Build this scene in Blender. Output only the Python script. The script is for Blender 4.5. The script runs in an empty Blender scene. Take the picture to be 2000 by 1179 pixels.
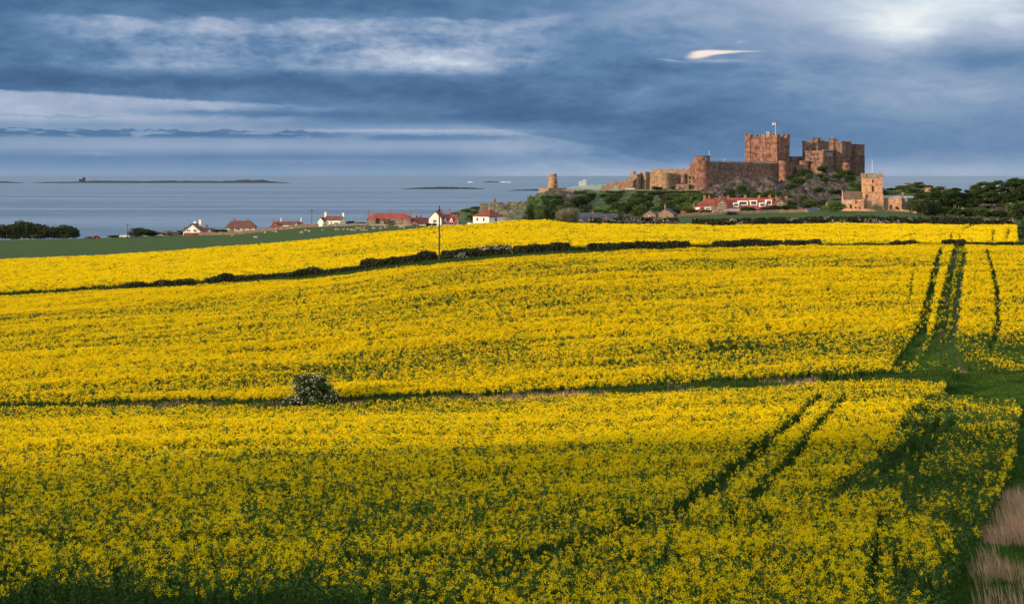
import bpy, math, random
import numpy as np
from mathutils import Vector
R = math.radians
SC = bpy.context.scene
COL = SC.collection
F = 2747.0            # focal length in pixels of a 2000 px wide frame
HZ = 343.0            # horizon row
CAMZ = 44.0
rng = np.random.default_rng(7)
random.seed(7)

# ------------------------------------------------------------------ camera
cam_d = bpy.data.cameras.new('camera')
cam = bpy.data.objects.new('camera', cam_d); COL.objects.link(cam)
cam.location = (0, 0, CAMZ); cam.rotation_euler = (R(90), 0, 0)
cam_d.sensor_width = 36.0; cam_d.lens = F / 2000 * 36.0
cam_d.shift_y = -(589.5 - HZ) / 2000.0
cam_d.clip_start = 0.5; cam_d.clip_end = 300000
SC.camera = cam

# ------------------------------------------------------------------ light
SUN_EL = 10.0
SUN_DIR = Vector((-math.cos(R(30)) * math.cos(R(SUN_EL)), -math.sin(R(30)) * math.cos(R(SUN_EL)), math.sin(R(SUN_EL))))
sd = bpy.data.lights.new('sun', 'SUN'); sun = bpy.data.objects.new('sun', sd); COL.objects.link(sun)
sd.energy = 5.0; sd.angle = R(2.0); sd.color = (1.0, 0.73, 0.47)
sun.rotation_euler = (-SUN_DIR).to_track_quat('-Z', 'Y').to_euler()
SC.view_settings.view_transform = 'Standard'; SC.view_settings.look = 'None'
SC.view_settings.exposure = 0.20; SC.view_settings.gamma = 1.0
SC.cycles.max_bounces = 6; SC.cycles.diffuse_bounces = 2; SC.cycles.glossy_bounces = 2
SC.cycles.transmission_bounces = 2; SC.cycles.transparent_max_bounces = 6; SC.cycles.volume_bounces = 0

# ------------------------------------------------------------------ node expressions
class X:
    def __init__(s, nt, k): s.nt, s.k = nt, k
    def _m(s, op, *a):
        n = s.nt.nodes.new('ShaderNodeMath'); n.operation = op
        for i, v in enumerate((s,) + a):
            if isinstance(v, X): s.nt.links.new(v.k, n.inputs[i])
            else: n.inputs[i].default_value = v
        return X(s.nt, n.outputs[0])
    def __add__(s, o): return s._m('ADD', o)
    __radd__ = __add__
    def __sub__(s, o): return s._m('SUBTRACT', o)
    def __rsub__(s, o): return (s * -1.0) + o
    def __mul__(s, o): return s._m('MULTIPLY', o)
    __rmul__ = __mul__
    def __truediv__(s, o): return s._m('DIVIDE', o)
    def pw(s, o): return s._m('POWER', o)
    def exp(s): return s._m('EXPONENT')
    def clamp(s):
        r = s._m('ADD', 0.0); r.k.node.use_clamp = True; return r
def const(nt, v):
    n = nt.nodes.new('ShaderNodeValue'); n.outputs[0].default_value = v; return X(nt, n.outputs[0])
def xyz(nt, vec):
    n = nt.nodes.new('ShaderNodeSeparateXYZ'); nt.links.new(vec, n.inputs[0]); return [X(nt, n.outputs[i]) for i in range(3)]
def comb(nt, a, b, c=0.0):
    n = nt.nodes.new('ShaderNodeCombineXYZ')
    for i, v in enumerate((a, b, c)):
        if isinstance(v, X): nt.links.new(v.k, n.inputs[i])
        else: n.inputs[i].default_value = v
    return n.outputs[0]
def noise(nt, vec, scale=1.0, detail=3.0, rough=0.5, dist=0.0):
    n = nt.nodes.new('ShaderNodeTexNoise'); n.inputs['Scale'].default_value = scale
    n.inputs['Detail'].default_value = detail; n.inputs['Roughness'].default_value = rough; n.inputs['Distortion'].default_value = dist
    if vec is not None: nt.links.new(vec, n.inputs['Vector'])
    return X(nt, n.outputs['Fac'])
def sstep(x, a, b):
    n = x.nt.nodes.new('ShaderNodeMapRange'); n.interpolation_type = 'SMOOTHSTEP'
    n.inputs['From Min'].default_value = a; n.inputs['From Max'].default_value = b
    x.nt.links.new(x.k, n.inputs['Value']); return X(x.nt, n.outputs['Result'])
def ramp(x, stops):
    n = x.nt.nodes.new('ShaderNodeValToRGB'); x.nt.links.new(x.k, n.inputs[0])
    el = n.color_ramp.elements
    while len(el) < len(stops): el.new(0.5)
    for e, (p, c) in zip(el, stops): e.position = p; e.color = (*c, 1)
    return n.outputs['Color']
def mixc(nt, fac, a, b):
    n = nt.nodes.new('ShaderNodeMix'); n.data_type = 'RGBA'
    if isinstance(fac, X): nt.links.new(fac.k, n.inputs[0])
    else: n.inputs[0].default_value = fac
    for i, c in ((6, a), (7, b)):
        if isinstance(c, tuple): n.inputs[i].default_value = (*c, 1)
        else: nt.links.new(c, n.inputs[i])
    return n.outputs[2]

# ------------------------------------------------------------------ sky
world = bpy.data.worlds.new('World'); SC.world = world; world.use_nodes = True
wt = world.node_tree; wt.nodes.clear()
def build_sky(nt):

    tc = nt.nodes.new('ShaderNodeTexCoord')
    dx, dy, dz = xyz(nt, tc.outputs['Generated'])
    az = dx._m('ARCTAN2', dy)
    U = az * 28.65 + 10.0                       # hundredths of the frame, 0..20 across the view
    V = 3.43 - dz._m('ARCSINE') * 27.47         # 3.43 at the horizon, falling upwards
    uv = comb(nt, U * 0.30, V)
    wu = noise(nt, comb(nt, U * 0.5, V * 1.6, 3.1), 1.0, 5, 0.55) - 0.5
    wv = noise(nt, comb(nt, U * 0.5, V * 1.6, 9.7), 1.0, 5, 0.55) - 0.5
    Uw = U + wu * 1.8
    Vw = V + wv * 0.34
    def g(u0, v0, su, sv, amp, a=Uw, b=Vw, tilt=0.0):
        p = (a - u0) * (1 / su); q = (b - v0 - (a - u0) * tilt) * (1 / sv) if tilt else (b - v0) * (1 / sv)
        return ((p * p + q * q) * -1.0).exp() * amp
    # broad field
    B = const(nt, 0.29)
    for a in ((1.6, .22, 1.2, .10, .10), (3.5, 1.68, 5.0, .16, -.13), (8.0, 1.85, 3.0, .16, -.10), (0.2, 1.25, 1.3, .45, -.13), (1.2, 0.10, 3.0, .25, -.10), (6.3, .08, 2.8, .20, -.12),
              (18.9, .12, 1.7, .55, .40), (17.7, .72, 1.1, .40, .38), (19.9, .6, .7, .5, .25), (16.6, .1, 1.8, .6, .14), (14.6, .2, 2.4, .9, .17), (12.0, .1, 2.0, .5, .10), (17.8, 2.0, 2.4, .6, .10),
              (13.2, 2.45, 3.2, .6, -.11), (15.5, 2.2, 1.6, .35, -.06), (9.9, 2.25, 1.9, .22, -.09), (12.8, 1.55, 1.6, .3, -.05), (19.5, 1.25, .8, .30, -.16), (16.6, 1.4, 1.3, .3, -.02)):
        B = B + g(*a)
    cu = noise(nt, comb(nt, U * 0.9, V * 2.3, 14.0), 1.0, 8, 0.60, .3) - 0.5
    cv = noise(nt, comb(nt, U * 2.4, V * 5.5, 24.0), 1.0, 6, 0.60, .3) - 0.5
    # the broad bright bank, lumpy, with a firm upper and lower edge
    bank = sstep(V + cu * .45 - (U - 5.0) * -.012 - .42, -.05, .09) * (1.0 - sstep(V + cu * .35 + cv * .15 - 1.46, -.10, .10)) * sstep(U, -1.0, 2.8) * (1.0 - sstep(U, 9.5, 12.5))
    spots = g(7.9, 1.15, 1.0, .25, .26) + g(6.6, .62, 1.3, .16, .14) + g(9.3, 1.3, .9, .18, .14) + g(3.4, .62, 1.5, .18, .10) + g(4.9, .85, .7, .22, -.10) + g(1.6, 1.15, 1.6, .25, -.10)
    B = B + bank * (spots + .18 + cu * .62 + cv * .42)
    # pale clear band under the dark bank, and the blue wisps in it
    pale = sstep(V + cv * .14 + cu * .10 * sstep(U, .5, 3.0) - U * 0.040 - 1.84, -.03, .05) * (1.0 - sstep(V, 3.0, 3.3) * .8) * (1.0 - sstep(U, 9.0, 13.5))
    upper = sstep(U + cu * 3.0, 7.5, 3.0)
    B = B + pale * (upper * (1.0 - sstep(V, 2.30, 2.5)) * .36 + sstep(V, 2.25, 2.5) * (1.0 - sstep(V, 2.9, 3.1) * .5) * .20)
    B = B + g(4.4, 2.24, 2.0, .075, -.24, U, V + cv * .16) + g(.9, 2.33, 1.5, .03, -.12, U, V + cv * .2) + g(7.5, 2.38, 2.8, .10, -.07, U, V + cv * .1)
    edge = sstep(Vw + wu * .2 - (U - 9.8) * 0.19 - 2.50, -0.03, 0.05) * sstep(U, 8.5, 10.2) * (1.0 - sstep(U, 11.4, 14.5))
    B = B + edge * 0.11
    stk = noise(nt, comb(nt, U * 1.5, 0.0, 1.0), 1.0, 8, 0.68); gap = noise(nt, comb(nt, U * 1.3, V * 9.0, 6.0), 1.0, 5, 0.6)
    puff = sstep(V + (stk - .5) * .34 - 2.555 - U * .004, -.012, .022) * (1.0 - sstep(V, 2.66, 2.75)) * (1.0 - sstep(U, 5.4, 7.4)) * sstep(gap, .36, .50)
    B = B - puff * .25
    puff2 = sstep(V + (stk - .5) * .20 - 2.635, -.01, .02) * (1.0 - sstep(V, 2.70, 2.78)) * sstep(U, 6.8, 7.4) * (1.0 - sstep(U, 9.6, 10.6))
    B = B - puff2 * .16
    B = B + g(8.0, 2.56, 2.6, .035, .16, U, V + cv * .06) + g(6.0, 3.14, 2.2, .035, .06, U, V + cv * .16) + g(1.7, 3.03, .5, .03, .09, U, V + cv * .2)
    B = B + g(5.0, 2.86, 6.0, .09, .06, U, V + cv * .1) - g(5.0, 3.10, 7.0, .11, .05, U, V) 
    bil = noise(nt, comb(nt, U * 0.75, V * 2.6, 44.0), 1.0, 8, 0.62, .5) - 0.5
    B = B + bil * sstep(U, 8.5, 10.5) * (1.0 - sstep(U, 15.5, 18.0)) * sstep(V, .5, 1.4) * (1.0 - sstep(V, 2.9, 3.3)) * .34
    B = B + sstep(V, 3.0, 3.42) * 0.10 + sstep(U, 11.5, 16.0) * .045 * sstep(V, -2.0, 0.0)
    B = B + sstep(V, 2.9, 3.4) * 0.07 + sstep(U, 11.5, 14.0) * sstep(V, 2.7, 3.4) * .09
    B = B + sstep(U, 12.5, 17.5) * (1.0 - sstep(V, 1.9, 3.0)) * .10
    # soft texture everywhere
    n1 = noise(nt, comb(nt, U * 0.34, V * 1.25, 5.0), 1.0, 7, 0.58, .4) - 0.5
    n2 = noise(nt, comb(nt, U * 1.0, V * 3.4, 8.0), 1.0, 6, 0.6, .6) - 0.5
    amp = 1.0 - sstep(V, 1.7, 3.0) * 0.80 * (1.0 - sstep(U, 8.0, 11.0) * .6)
    soft = 1.0 - sstep(U, 12.5, 15.0) * 0.35
    n3 = noise(nt, comb(nt, U * 2.6, V * 5.0, 4.0), 1.0, 5, 0.6, .8) - 0.5
    lump = g(6.8, .9, 3.6, .5, 1.0, U, V)
    B = B + (n1 * 0.44 + n2 * 0.34 + n3 * (lump * .16 + .10)) * amp * soft
    # the sky above the frame is a brighter, broken overcast
    up = sstep(V, 0.0, -9.0)
    B = B + up * 0.75
    # small sunlit cloud
    wz = noise(nt, comb(nt, U * 2.5, V * 5.0, 2.0), 1.0, 3, .5) - .5
    lc = g(13.80, 1.11, .30, .075, 1.0, U, V + wz * .05, -.12) + g(14.18, 1.05, .48, .042, 1.0, U, V + wz * .04) + g(14.85, 1.045, .35, .018, .45, U, V + wz * .05)
    lc = sstep(lc, .20, 1.05)
    ls = g(14.1, 1.22, .55, .035, .5, U, V + wz * .1) + g(13.2, 1.2, .18, .014, .6, U, V - (U - 13.2) * .12) + g(14.65, .88, .1, .035, .4, U + wz * .4, V + wz * .2)
    col = ramp(B.clamp(), [(0.0, (.036, .086, .19)), (.18, (.058, .132, .27)), (.36, (.112, .212, .375)), (.50, (.205, .300, .455)), (.62, (.315, .385, .53)),
                           (.75, (.42, .50, .62)), (.88, (.60, .67, .74)), (1.0, (.80, .83, .83))])
    col = mixc(nt, (ls * 0.9).clamp(), col, (.45, .52, .68))
    col = mixc(nt, lc, col, (.86, .72, .65))
    sky = nt.nodes.new('ShaderNodeTexSky'); sky.sky_type = 'NISHITA'; sky.sun_disc = False
    sky.sun_elevation = R(SUN_EL); sky.sun_rotation = math.atan2(SUN_DIR.x, SUN_DIR.y)
    sky.air_density = 1.0; sky.dust_density = 1.0
    bs = nt.nodes.new('ShaderNodeBackground'); nt.links.new(sky.outputs[0], bs.inputs[0]); bs.inputs[1].default_value = 0.06
    bc = nt.nodes.new('ShaderNodeBackground'); nt.links.new(col, bc.inputs[0]); nt.links.new((1.0 + up * 0.40).k, bc.inputs[1])
    mx = nt.nodes.new('ShaderNodeMixShader'); mx.inputs[0].default_value = 0.95
    nt.links.new(bs.outputs[0], mx.inputs[1]); nt.links.new(bc.outputs[0], mx.inputs[2])
    o = nt.nodes.new('ShaderNodeOutputWorld'); nt.links.new(mx.outputs[0], o.inputs[0])
build_sky(wt)
world.cycles.sampling_method = 'MANUAL'; world.cycles.sample_map_resolution = 512

# ------------------------------------------------------------------ materials
MATS = {}
def material(name, c1, c2=None, scale=1.0, rough=0.9, detail=4, stretch=(1, 1, 1), c3=None, bump=0.0, lo=.38, hi=.62, trans=0.0,
             fine=None, rnd=0.0, spec=0.05, metal=0.0, coords='Object'):
    m = bpy.data.materials.new(name); m.use_nodes = True; nt = m.node_tree
    p = nt.nodes['Principled BSDF']; p.inputs['Roughness'].default_value = rough
    p.inputs['Specular IOR Level'].default_value = spec; p.inputs['Metallic'].default_value = metal
    tc = nt.nodes.new('ShaderNodeTexCoord'); x, y, z = xyz(nt, tc.outputs[coords])
    col = c1
    vec = comb(nt, x * stretch[0], y * stretch[1], z * stretch[2])
    if c2:
        f = sstep(noise(nt, vec, scale, detail, .6), lo, hi); col = mixc(nt, f, c1, c2)
    if c3:
        f = sstep(noise(nt, comb(nt, x * stretch[0] + 31., y * stretch[1], z * stretch[2]), scale * .37, 5, .6), .5, .68); col = mixc(nt, f, col, c3)
    if fine:
        f = noise(nt, tc.outputs[coords], fine[0], 2, .5); f = sstep(f, .35, .65)
        hs = nt.nodes.new('ShaderNodeHueSaturation'); nt.links.new((f * (2 * fine[1]) + (1 - fine[1])).k, hs.inputs['Value'])
        if isinstance(col, tuple): hs.inputs['Color'].default_value = (*col, 1)
        else: nt.links.new(col, hs.inputs['Color'])
        col = hs.outputs[0]
    if rnd:
        oi = nt.nodes.new('ShaderNodeObjectInfo'); r = X(nt, oi.outputs['Random'])
        hs = nt.nodes.new('ShaderNodeHueSaturation'); nt.links.new((r * (2 * rnd) + (1 - rnd)).k, hs.inputs['Value'])
        nt.links.new((r * -.03 + .515).k, hs.inputs['Hue'])
        if isinstance(col, tuple): hs.inputs['Color'].default_value = (*col, 1)
        else: nt.links.new(col, hs.inputs['Color'])
        col = hs.outputs[0]
    if isinstance(col, tuple): p.inputs['Base Color'].default_value = (*col, 1)
    else: nt.links.new(col, p.inputs['Base Color'])
    if bump:
        b = nt.nodes.new('ShaderNodeBump'); b.inputs['Strength'].default_value = .8; b.inputs['Distance'].default_value = bump
        nt.links.new(noise(nt, vec, scale * 2.2, 5, .65).k, b.inputs['Height']); nt.links.new(b.outputs[0], p.inputs['Normal'])
    if trans:
        t = nt.nodes.new('ShaderNodeBsdfTranslucent')
        if isinstance(col, tuple): t.inputs[0].default_value = (*col, 1)
        else: nt.links.new(col, t.inputs[0])
        mx = nt.nodes.new('ShaderNodeMixShader'); mx.inputs[0].default_value = trans
        nt.links.new(p.outputs[0], mx.inputs[1]); nt.links.new(t.outputs[0], mx.inputs[2])
        nt.links.new(mx.outputs[0], nt.nodes['Material Output'].inputs[0])
    MATS[name] = m; return m
M = material
M('petal', (.89, .685, .002), (.83, .60, .002), 3.0, .7, trans=.35, rnd=.14)
M('crop_leaf', (.040, .085, .018), (.075, .13, .022), 2.0, .7, trans=.2, rnd=.15)
M('grass_blade', (.045, .118, .014), (.09, .165, .02), 2.0, .7, trans=.25, rnd=.45)
M('dry_dull', (.36, .24, .15), (.24, .17, .10), 2.0, .8, trans=.2, rnd=.4)
M('grass_dark', (.026, .062, .012), (.05, .095, .018), 2.0, .8, trans=.2, rnd=.4)
M('dry_blade', (.58, .39, .24), (.40, .25, .15), 2.0, .8, trans=.2, rnd=.2)
M('leaf_dark', (.022, .034, .014), (.045, .062, .02), .5, .8, trans=.15, rnd=.2)
M('leaf_mid', (.026, .050, .012), (.062, .098, .020), .5, .8, trans=.15, rnd=.25)
M('leaf_light', (.07, .12, .03), (.11, .17, .04), .5, .8, trans=.2, rnd=.2)
M('leaf_grey', (.16, .16, .10), (.24, .21, .14), .6, .9, trans=.1, rnd=.15)
M('leaf_hedge', (.030, .036, .018), (.06, .062, .028), .6, .85, trans=.12)
M('blossom', (.50, .45, .38), (.36, .33, .27), 1.5, .8, trans=.2)
M('leaf_wood', (.020, .038, .010), (.05, .080, .018), .5, .8, trans=.15, rnd=.2)
M('bark', (.13, .10, .075), (.22, .17, .13), 1.2, .95, stretch=(3, 3, .6))
M('stone', (.20, .118, .082), (.14, .088, .066), .16, .95, 6, c3=(.15, .125, .105), bump=.5, fine=(.45, .30), stretch=(1, 1, 1.4))
M('stone_red', (.25, .122, .085), (.165, .088, .068), .2, .95, 6, c3=(.16, .112, .085), bump=.6, fine=(.45, .30), stretch=(1, 1, 1.4))
M('stone_buff', (.32, .215, .135), (.235, .15, .10), .2, .95, 6, c3=(.24, .17, .125), bump=.4, fine=(.8, .28))
M('stone_grey', (.20, .175, .15), (.27, .225, .185), .3, .95, 5, bump=.2, fine=(1.4, .35))
M('church_stone', (.52, .31, .18), (.40, .215, .13), .25, .95, 6, c3=(.33, .21, .15), bump=.25, fine=(1.2, .26))
M('lead_roof', (.20, .23, .26), (.28, .31, .34), .3, .6)
M('slate', (.045, .052, .070), (.07, .08, .10), .5, .85, stretch=(1, 1, 3), fine=(2, .15))
M('stone_slate', (.16, .105, .07), (.11, .075, .055), .6, .9, stretch=(1, 1, 4), fine=(2.5, .25))
M('tile_red', (.27, .072, .056), (.20, .055, .045), .35, .8, stretch=(1, 1, 2), fine=(2, .18))
M('tile_brown', (.15, .072, .058), (.11, .055, .048), .4, .85, stretch=(1, 1, 2), fine=(2, .2))
M('tile_maroon', (.21, .065, .052), (.15, .05, .042), .4, .85, stretch=(1, 1, 2), fine=(2, .2))
M('brick', (.30, .14, .085), (.24, .115, .075), .7, .9, fine=(2.4, .2))
M('brown_stone', (.27, .18, .12), (.20, .14, .10), .7, .9, fine=(2.0, .25))
M('render_white', (.80, .76, .68), (.72, .68, .60), .25, .85)
M('render_cream', (.62, .53, .40), (.55, .47, .36), .25, .85)
M('render_green', (.33, .50, .42), (.30, .45, .38), .3, .85)
M('white_paint', (.82, .81, .78), None, rough=.5)
M('teal_paint', (.03, .16, .15), None, rough=.5)
M('glass', (.03, .035, .045), None, rough=.12, spec=.5)
M('dark_opening', (.045, .032, .026), None, rough=.9)
M('red_pot', (.45, .09, .05), (.35, .07, .04), 2, .8)
M('pole_wood', (.10, .07, .055), (.07, .05, .04), .8, .9, stretch=(4, 4, .4))
M('metal_white', (.75, .75, .75), None, rough=.4)
M('iron', (.03, .03, .035), None, rough=.5)
M('tower_hazed', (.42, .44, .46), (.34, .36, .38), .1, .9)  # pale stone, with distance haze put into the colour
M('red_paint', (.6, .03, .03), None, rough=.4)
M('blue_sign', (.05, .25, .60), None, rough=.4)
M('wool', (.36, .29, .22), (.28, .23, .18), 4, .95, fine=(12, .2))
M('lamb_wool', (.58, .54, .48), (.5, .46, .4), 4, .95)
M('island_rock', (.020, .026, .036), (.035, .045, .045), .01, .95)
M('island_turf', (.16, .24, .17), (.20, .27, .2), .01, .95)
M('foam', (.55, .58, .60), (.4, .45, .5), .1, .9)
M('soil', (.15, .085, .062), (.10, .06, .045), .8, .95, fine=(3, .2))
M('car_paint', (.78, .78, .78), None, rough=.25, spec=.5)
M('tyre', (.02, .02, .02), None, rough=.8)

def ground_material():
    m = bpy.data.materials.new('ground'); m.use_nodes = True; nt = m.node_tree; p = nt.nodes['Principled BSDF']
    p.inputs['Roughness'].default_value = .95; p.inputs['Specular IOR Level'].default_value = .1
    tc = nt.nodes.new('ShaderNodeTexCoord'); x, y, z = xyz(nt, tc.outputs['Object'])
    a = nt.nodes.new('ShaderNodeAttribute'); a.attribute_name = 'cover'; c = X(nt, a.outputs['Fac'])
    n = noise(nt, comb(nt, x * .12, y * .25, 0), 1.0, 6, .6)
    n2 = noise(nt, comb(nt, x * .8, y * 1.6, 4.), 1.0, 5, .65)
    grass = mixc(nt, sstep(n, .35, .65), (.028, .058, .012), (.046, .078, .016))
    grass = mixc(nt, sstep(n2, .4, .7) * .7, grass, (.020, .046, .010))
    crop = mixc(nt, sstep(n2, .4, .6), (.030, .045, .016), (.045, .060, .02))
    dune = mixc(nt, sstep(n2, .35, .65), (.16, .12, .07), (.09, .09, .045))
    soil = mixc(nt, sstep(n2, .35, .65), (.16, .09, .065), (.11, .065, .05))
    col = mixc(nt, sstep(c, .2, .8), grass, crop)
    col = mixc(nt, sstep(c, 1.2, 1.8), col, dune)
    col = mixc(nt, sstep(c, 2.2, 2.8), col, soil)
    nt.links.new(col, p.inputs['Base Color'])
    b = nt.nodes.new('ShaderNodeBump'); b.inputs['Distance'].default_value = .25; nt.links.new(n2.k, b.inputs['Height'])
    nt.links.new(b.outputs[0], p.inputs['Normal']); MATS['ground'] = m
ground_material()
def hill_material():
    m = bpy.data.materials.new('crag'); m.use_nodes = True; nt = m.node_tree; p = nt.nodes['Principled BSDF']
    p.inputs['Roughness'].default_value = .95; p.inputs['Specular IOR Level'].default_value = .15
    tc = nt.nodes.new('ShaderNodeTexCoord'); x, y, z = xyz(nt, tc.outputs['Object'])
    a = nt.nodes.new('ShaderNodeAttribute'); a.attribute_name = 'cover'; c = X(nt, a.outputs['Fac'])
    n = noise(nt, comb(nt, x * .34, y * .10, z * .08), 1.0, 7, .68, .6)
    n2 = noise(nt, comb(nt, x * .07, y * .07, z * .16), 1.0, 5, .6)
    rock = ramp(n, [(.36, (.012, .010, .010)), (.47, (.040, .030, .026)), (.58, (.095, .070, .056)), (.72, (.20, .155, .125))])
    grass = mixc(nt, sstep(n, .4, .6), (.038, .070, .022), (.075, .095, .032))
    dune = mixc(nt, sstep(n, .35, .65), (.20, .17, .10), (.10, .10, .05))
    f = sstep(c + (n2 - .5) * 1.6, .35, .65)
    col = mixc(nt, f, grass, rock); col = mixc(nt, sstep(c, 1.3, 1.9), col, dune)
    nt.links.new(col, p.inputs['Base Color'])
    b = nt.nodes.new('ShaderNodeBump'); b.inputs['Distance'].default_value = 1.4; nt.links.new(n.k, b.inputs['Height'])
    nt.links.new(b.outputs[0], p.inputs['Normal']); MATS['crag'] = m
hill_material()
def sea_material():
    m = bpy.data.materials.new('sea'); m.use_nodes = True; nt = m.node_tree; p = nt.nodes['Principled BSDF']
    p.inputs['Roughness'].default_value = .34; p.inputs['Specular IOR Level'].default_value = .26; p.inputs['IOR'].default_value = 1.33
    tc = nt.nodes.new('ShaderNodeTexCoord'); x, y, z = xyz(nt, tc.outputs['Object'])
    h = noise(nt, comb(nt, x * .010, y * .035, 0), 1.0, 10, .68)
    h2 = noise(nt, comb(nt, x * .0008, y * .005, 0), 1.0, 6, .62)
    col = mixc(nt, sstep(h2, .40, .60), (.040, .082, .150), (.10, .160, .240))
    col = mixc(nt, sstep(h, .55, .66) * .6, col, (.17, .24, .33))
    nt.links.new(col, p.inputs['Base Color'])
    b = nt.nodes.new('ShaderNodeBump'); b.inputs['Strength'].default_value = 1.0; b.inputs['Distance'].default_value = 1.6
    nt.links.new(h.k, b.inputs['Height']); nt.links.new(b.outputs[0], p.inputs['Normal'])
    MATS['sea'] = m
sea_material()

# ------------------------------------------------------------------ mesh helpers
def mesh_obj(name, verts, faces, mat, parent=None, smooth=False, loc=None):
    me = bpy.data.meshes.new(name); me.from_pydata([tuple(v) for v in verts], [], faces); me.update()
    me.materials.append(MATS[mat] if isinstance(mat, str) else mat)
    if smooth: me.polygons.foreach_set('use_smooth', [True] * len(me.polygons))
    o = bpy.data.objects.new(name, me); COL.objects.link(o)
    if parent is not None: o.parent = parent
    if loc is not None: o.location = loc
    return o
def quads_obj(name, Q, mat, parent=None, link=True, loc=None):
    """Q: (n,4,3) array of quads"""
    n = len(Q); me = bpy.data.meshes.new(name)
    me.vertices.add(n * 4); me.loops.add(n * 4); me.polygons.add(n)
    me.vertices.foreach_set('co', np.ascontiguousarray(Q, dtype=np.float32).ravel())
    me.loops.foreach_set('vertex_index', np.arange(n * 4, dtype=np.int32))
    me.polygons.foreach_set('loop_start', np.arange(0, n * 4, 4, dtype=np.int32))
    me.polygons.foreach_set('loop_total', np.full(n, 4, dtype=np.int32))
    mats = mat if isinstance(mat, (list, tuple)) else [(mat, n)]
    idx = []
    for i, (mn, k) in enumerate(mats): me.materials.append(MATS[mn]); idx += [i] * k
    me.polygons.foreach_set('material_index', np.array(idx, dtype=np.int32))
    me.update(calc_edges=True)
    o = bpy.data.objects.new(name, me)
    if link: COL.objects.link(o)
    if parent is not None: o.parent = parent
    if loc is not None: o.location = loc
    return o
class MB:
    def __init__(s): s.v = []; s.f = []
    def poly(s, pts, faces):
        b = len(s.v); s.v += [tuple(p) for p in pts]; s.f += [tuple(i + b for i in f) for f in faces]; return s
    def box(s, x0, x1, y0, y1, z0, z1):
        return s.poly([(x0, y0, z0), (x1, y0, z0), (x1, y1, z0), (x0, y1, z0), (x0, y0, z1), (x1, y0, z1), (x1, y1, z1), (x0, y1, z1)],
                      [(0, 3, 2, 1), (4, 5, 6, 7), (0, 1, 5, 4), (1, 2, 6, 5), (2, 3, 7, 6), (3, 0, 4, 7)])
    def prism(s, foot, z0, z1):
        n = len(foot); z1 = z1 if isinstance(z1, (list, tuple)) else [z1] * n
        a = sum(foot[i][0] * foot[(i + 1) % n][1] - foot[(i + 1) % n][0] * foot[i][1] for i in range(n))
        if a < 0: foot = foot[::-1]; z1 = z1[::-1]
        pts = [(p[0], p[1], z0) for p in foot] + [(p[0], p[1], z) for p, z in zip(foot, z1)]
        return s.poly(pts, [tuple(range(n))[::-1], tuple(range(n, 2 * n))] + [(i, (i + 1) % n, (i + 1) % n + n, i + n) for i in range(n)])
    def cyl(s, cx, cy, z0, z1, r0, r1, n=24):
        pts = [(cx + r0 * math.cos(t), cy + r0 * math.sin(t), z0) for t in [2 * math.pi * i / n for i in range(n)]]
        pts += [(cx + r1 * math.cos(t), cy + r1 * math.sin(t), z1) for t in [2 * math.pi * i / n for i in range(n)]]
        return s.poly(pts, [tuple(range(n))[::-1], tuple(range(n, 2 * n))] + [(i, (i + 1) % n, (i + 1) % n + n, i + n) for i in range(n)])
    def slab(s, p0, p1, z0, z1, t, e=0.0):
        """upright slab along p0-p1, e metres proud of the camera side, t thick away from it"""
        dx, dy = p1[0] - p0[0], p1[1] - p0[1]; L = math.hypot(dx, dy); nx, ny = -dy / L, dx / L
        return s.prism([(p0[0] - nx * e, p0[1] - ny * e), (p1[0] - nx * e, p1[1] - ny * e), (p1[0] + nx * t, p1[1] + ny * t), (p0[0] + nx * t, p0[1] + ny * t)], z0, z1)
    def tube(s, pts, rad, n=6):
        b = len(s.v); k = len(pts)
        for i, (p, r) in enumerate(zip(pts, rad)):
            p = Vector(p); d = (Vector(pts[min(i + 1, k - 1)]) - Vector(pts[max(i - 1, 0)])).normalized()
            a = d.cross(Vector((0, 1, 0))) if abs(d.y) < .9 else d.cross(Vector((1, 0, 0))); a.normalize(); c = d.cross(a)
            for j in range(n):
                t = 2 * math.pi * j / n; s.v.append(tuple(p + a * (r * math.cos(t)) + c * (r * math.sin(t))))
        for i in range(k - 1):
            for j in range(n):
                s.f.append((b + i * n + j, b + i * n + (j + 1) % n, b + (i + 1) * n + (j + 1) % n, b + (i + 1) * n + j))
        s.f.append(tuple(range(b, b + n))[::-1]); s.f.append(tuple(range(b + (k - 1) * n, b + k * n))); return s
    def build(s, name, mat, parent=None, smooth=False): return mesh_obj(name, s.v, s.f, mat, parent, smooth)
def tag(o, label=None, cat=None, group=None, kind=None):
    if label: o['label'] = label
    if cat: o['category'] = cat
    if group: o['group'] = group
    if kind: o['kind'] = kind
    return o
def empty(name, loc=(0, 0, 0), rz=0.0):
    o = bpy.data.objects.new(name, None); COL.objects.link(o); o.location = loc; o.rotation_euler = (0, 0, rz); o.empty_display_size = .5
    return o
def copy_tree(root, loc, rz=0.0, sc=1.0, label=None, group=None):
    r = root.copy(); COL.objects.link(r); r.location = loc; r.rotation_euler = (0, 0, rz); r.scale = (sc, sc, sc) if not isinstance(sc, tuple) else sc
    for ch in root.children:
        c = ch.copy(); COL.objects.link(c); c.parent = r
        for g in ch.children:
            d = g.copy(); COL.objects.link(d); d.parent = c
    if label: r['label'] = label
    if group: r['group'] = group
    return r
def P(u, v, d): return Vector(((u - 1000) / F * d, d, CAMZ - (v - HZ) / F * d))

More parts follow.
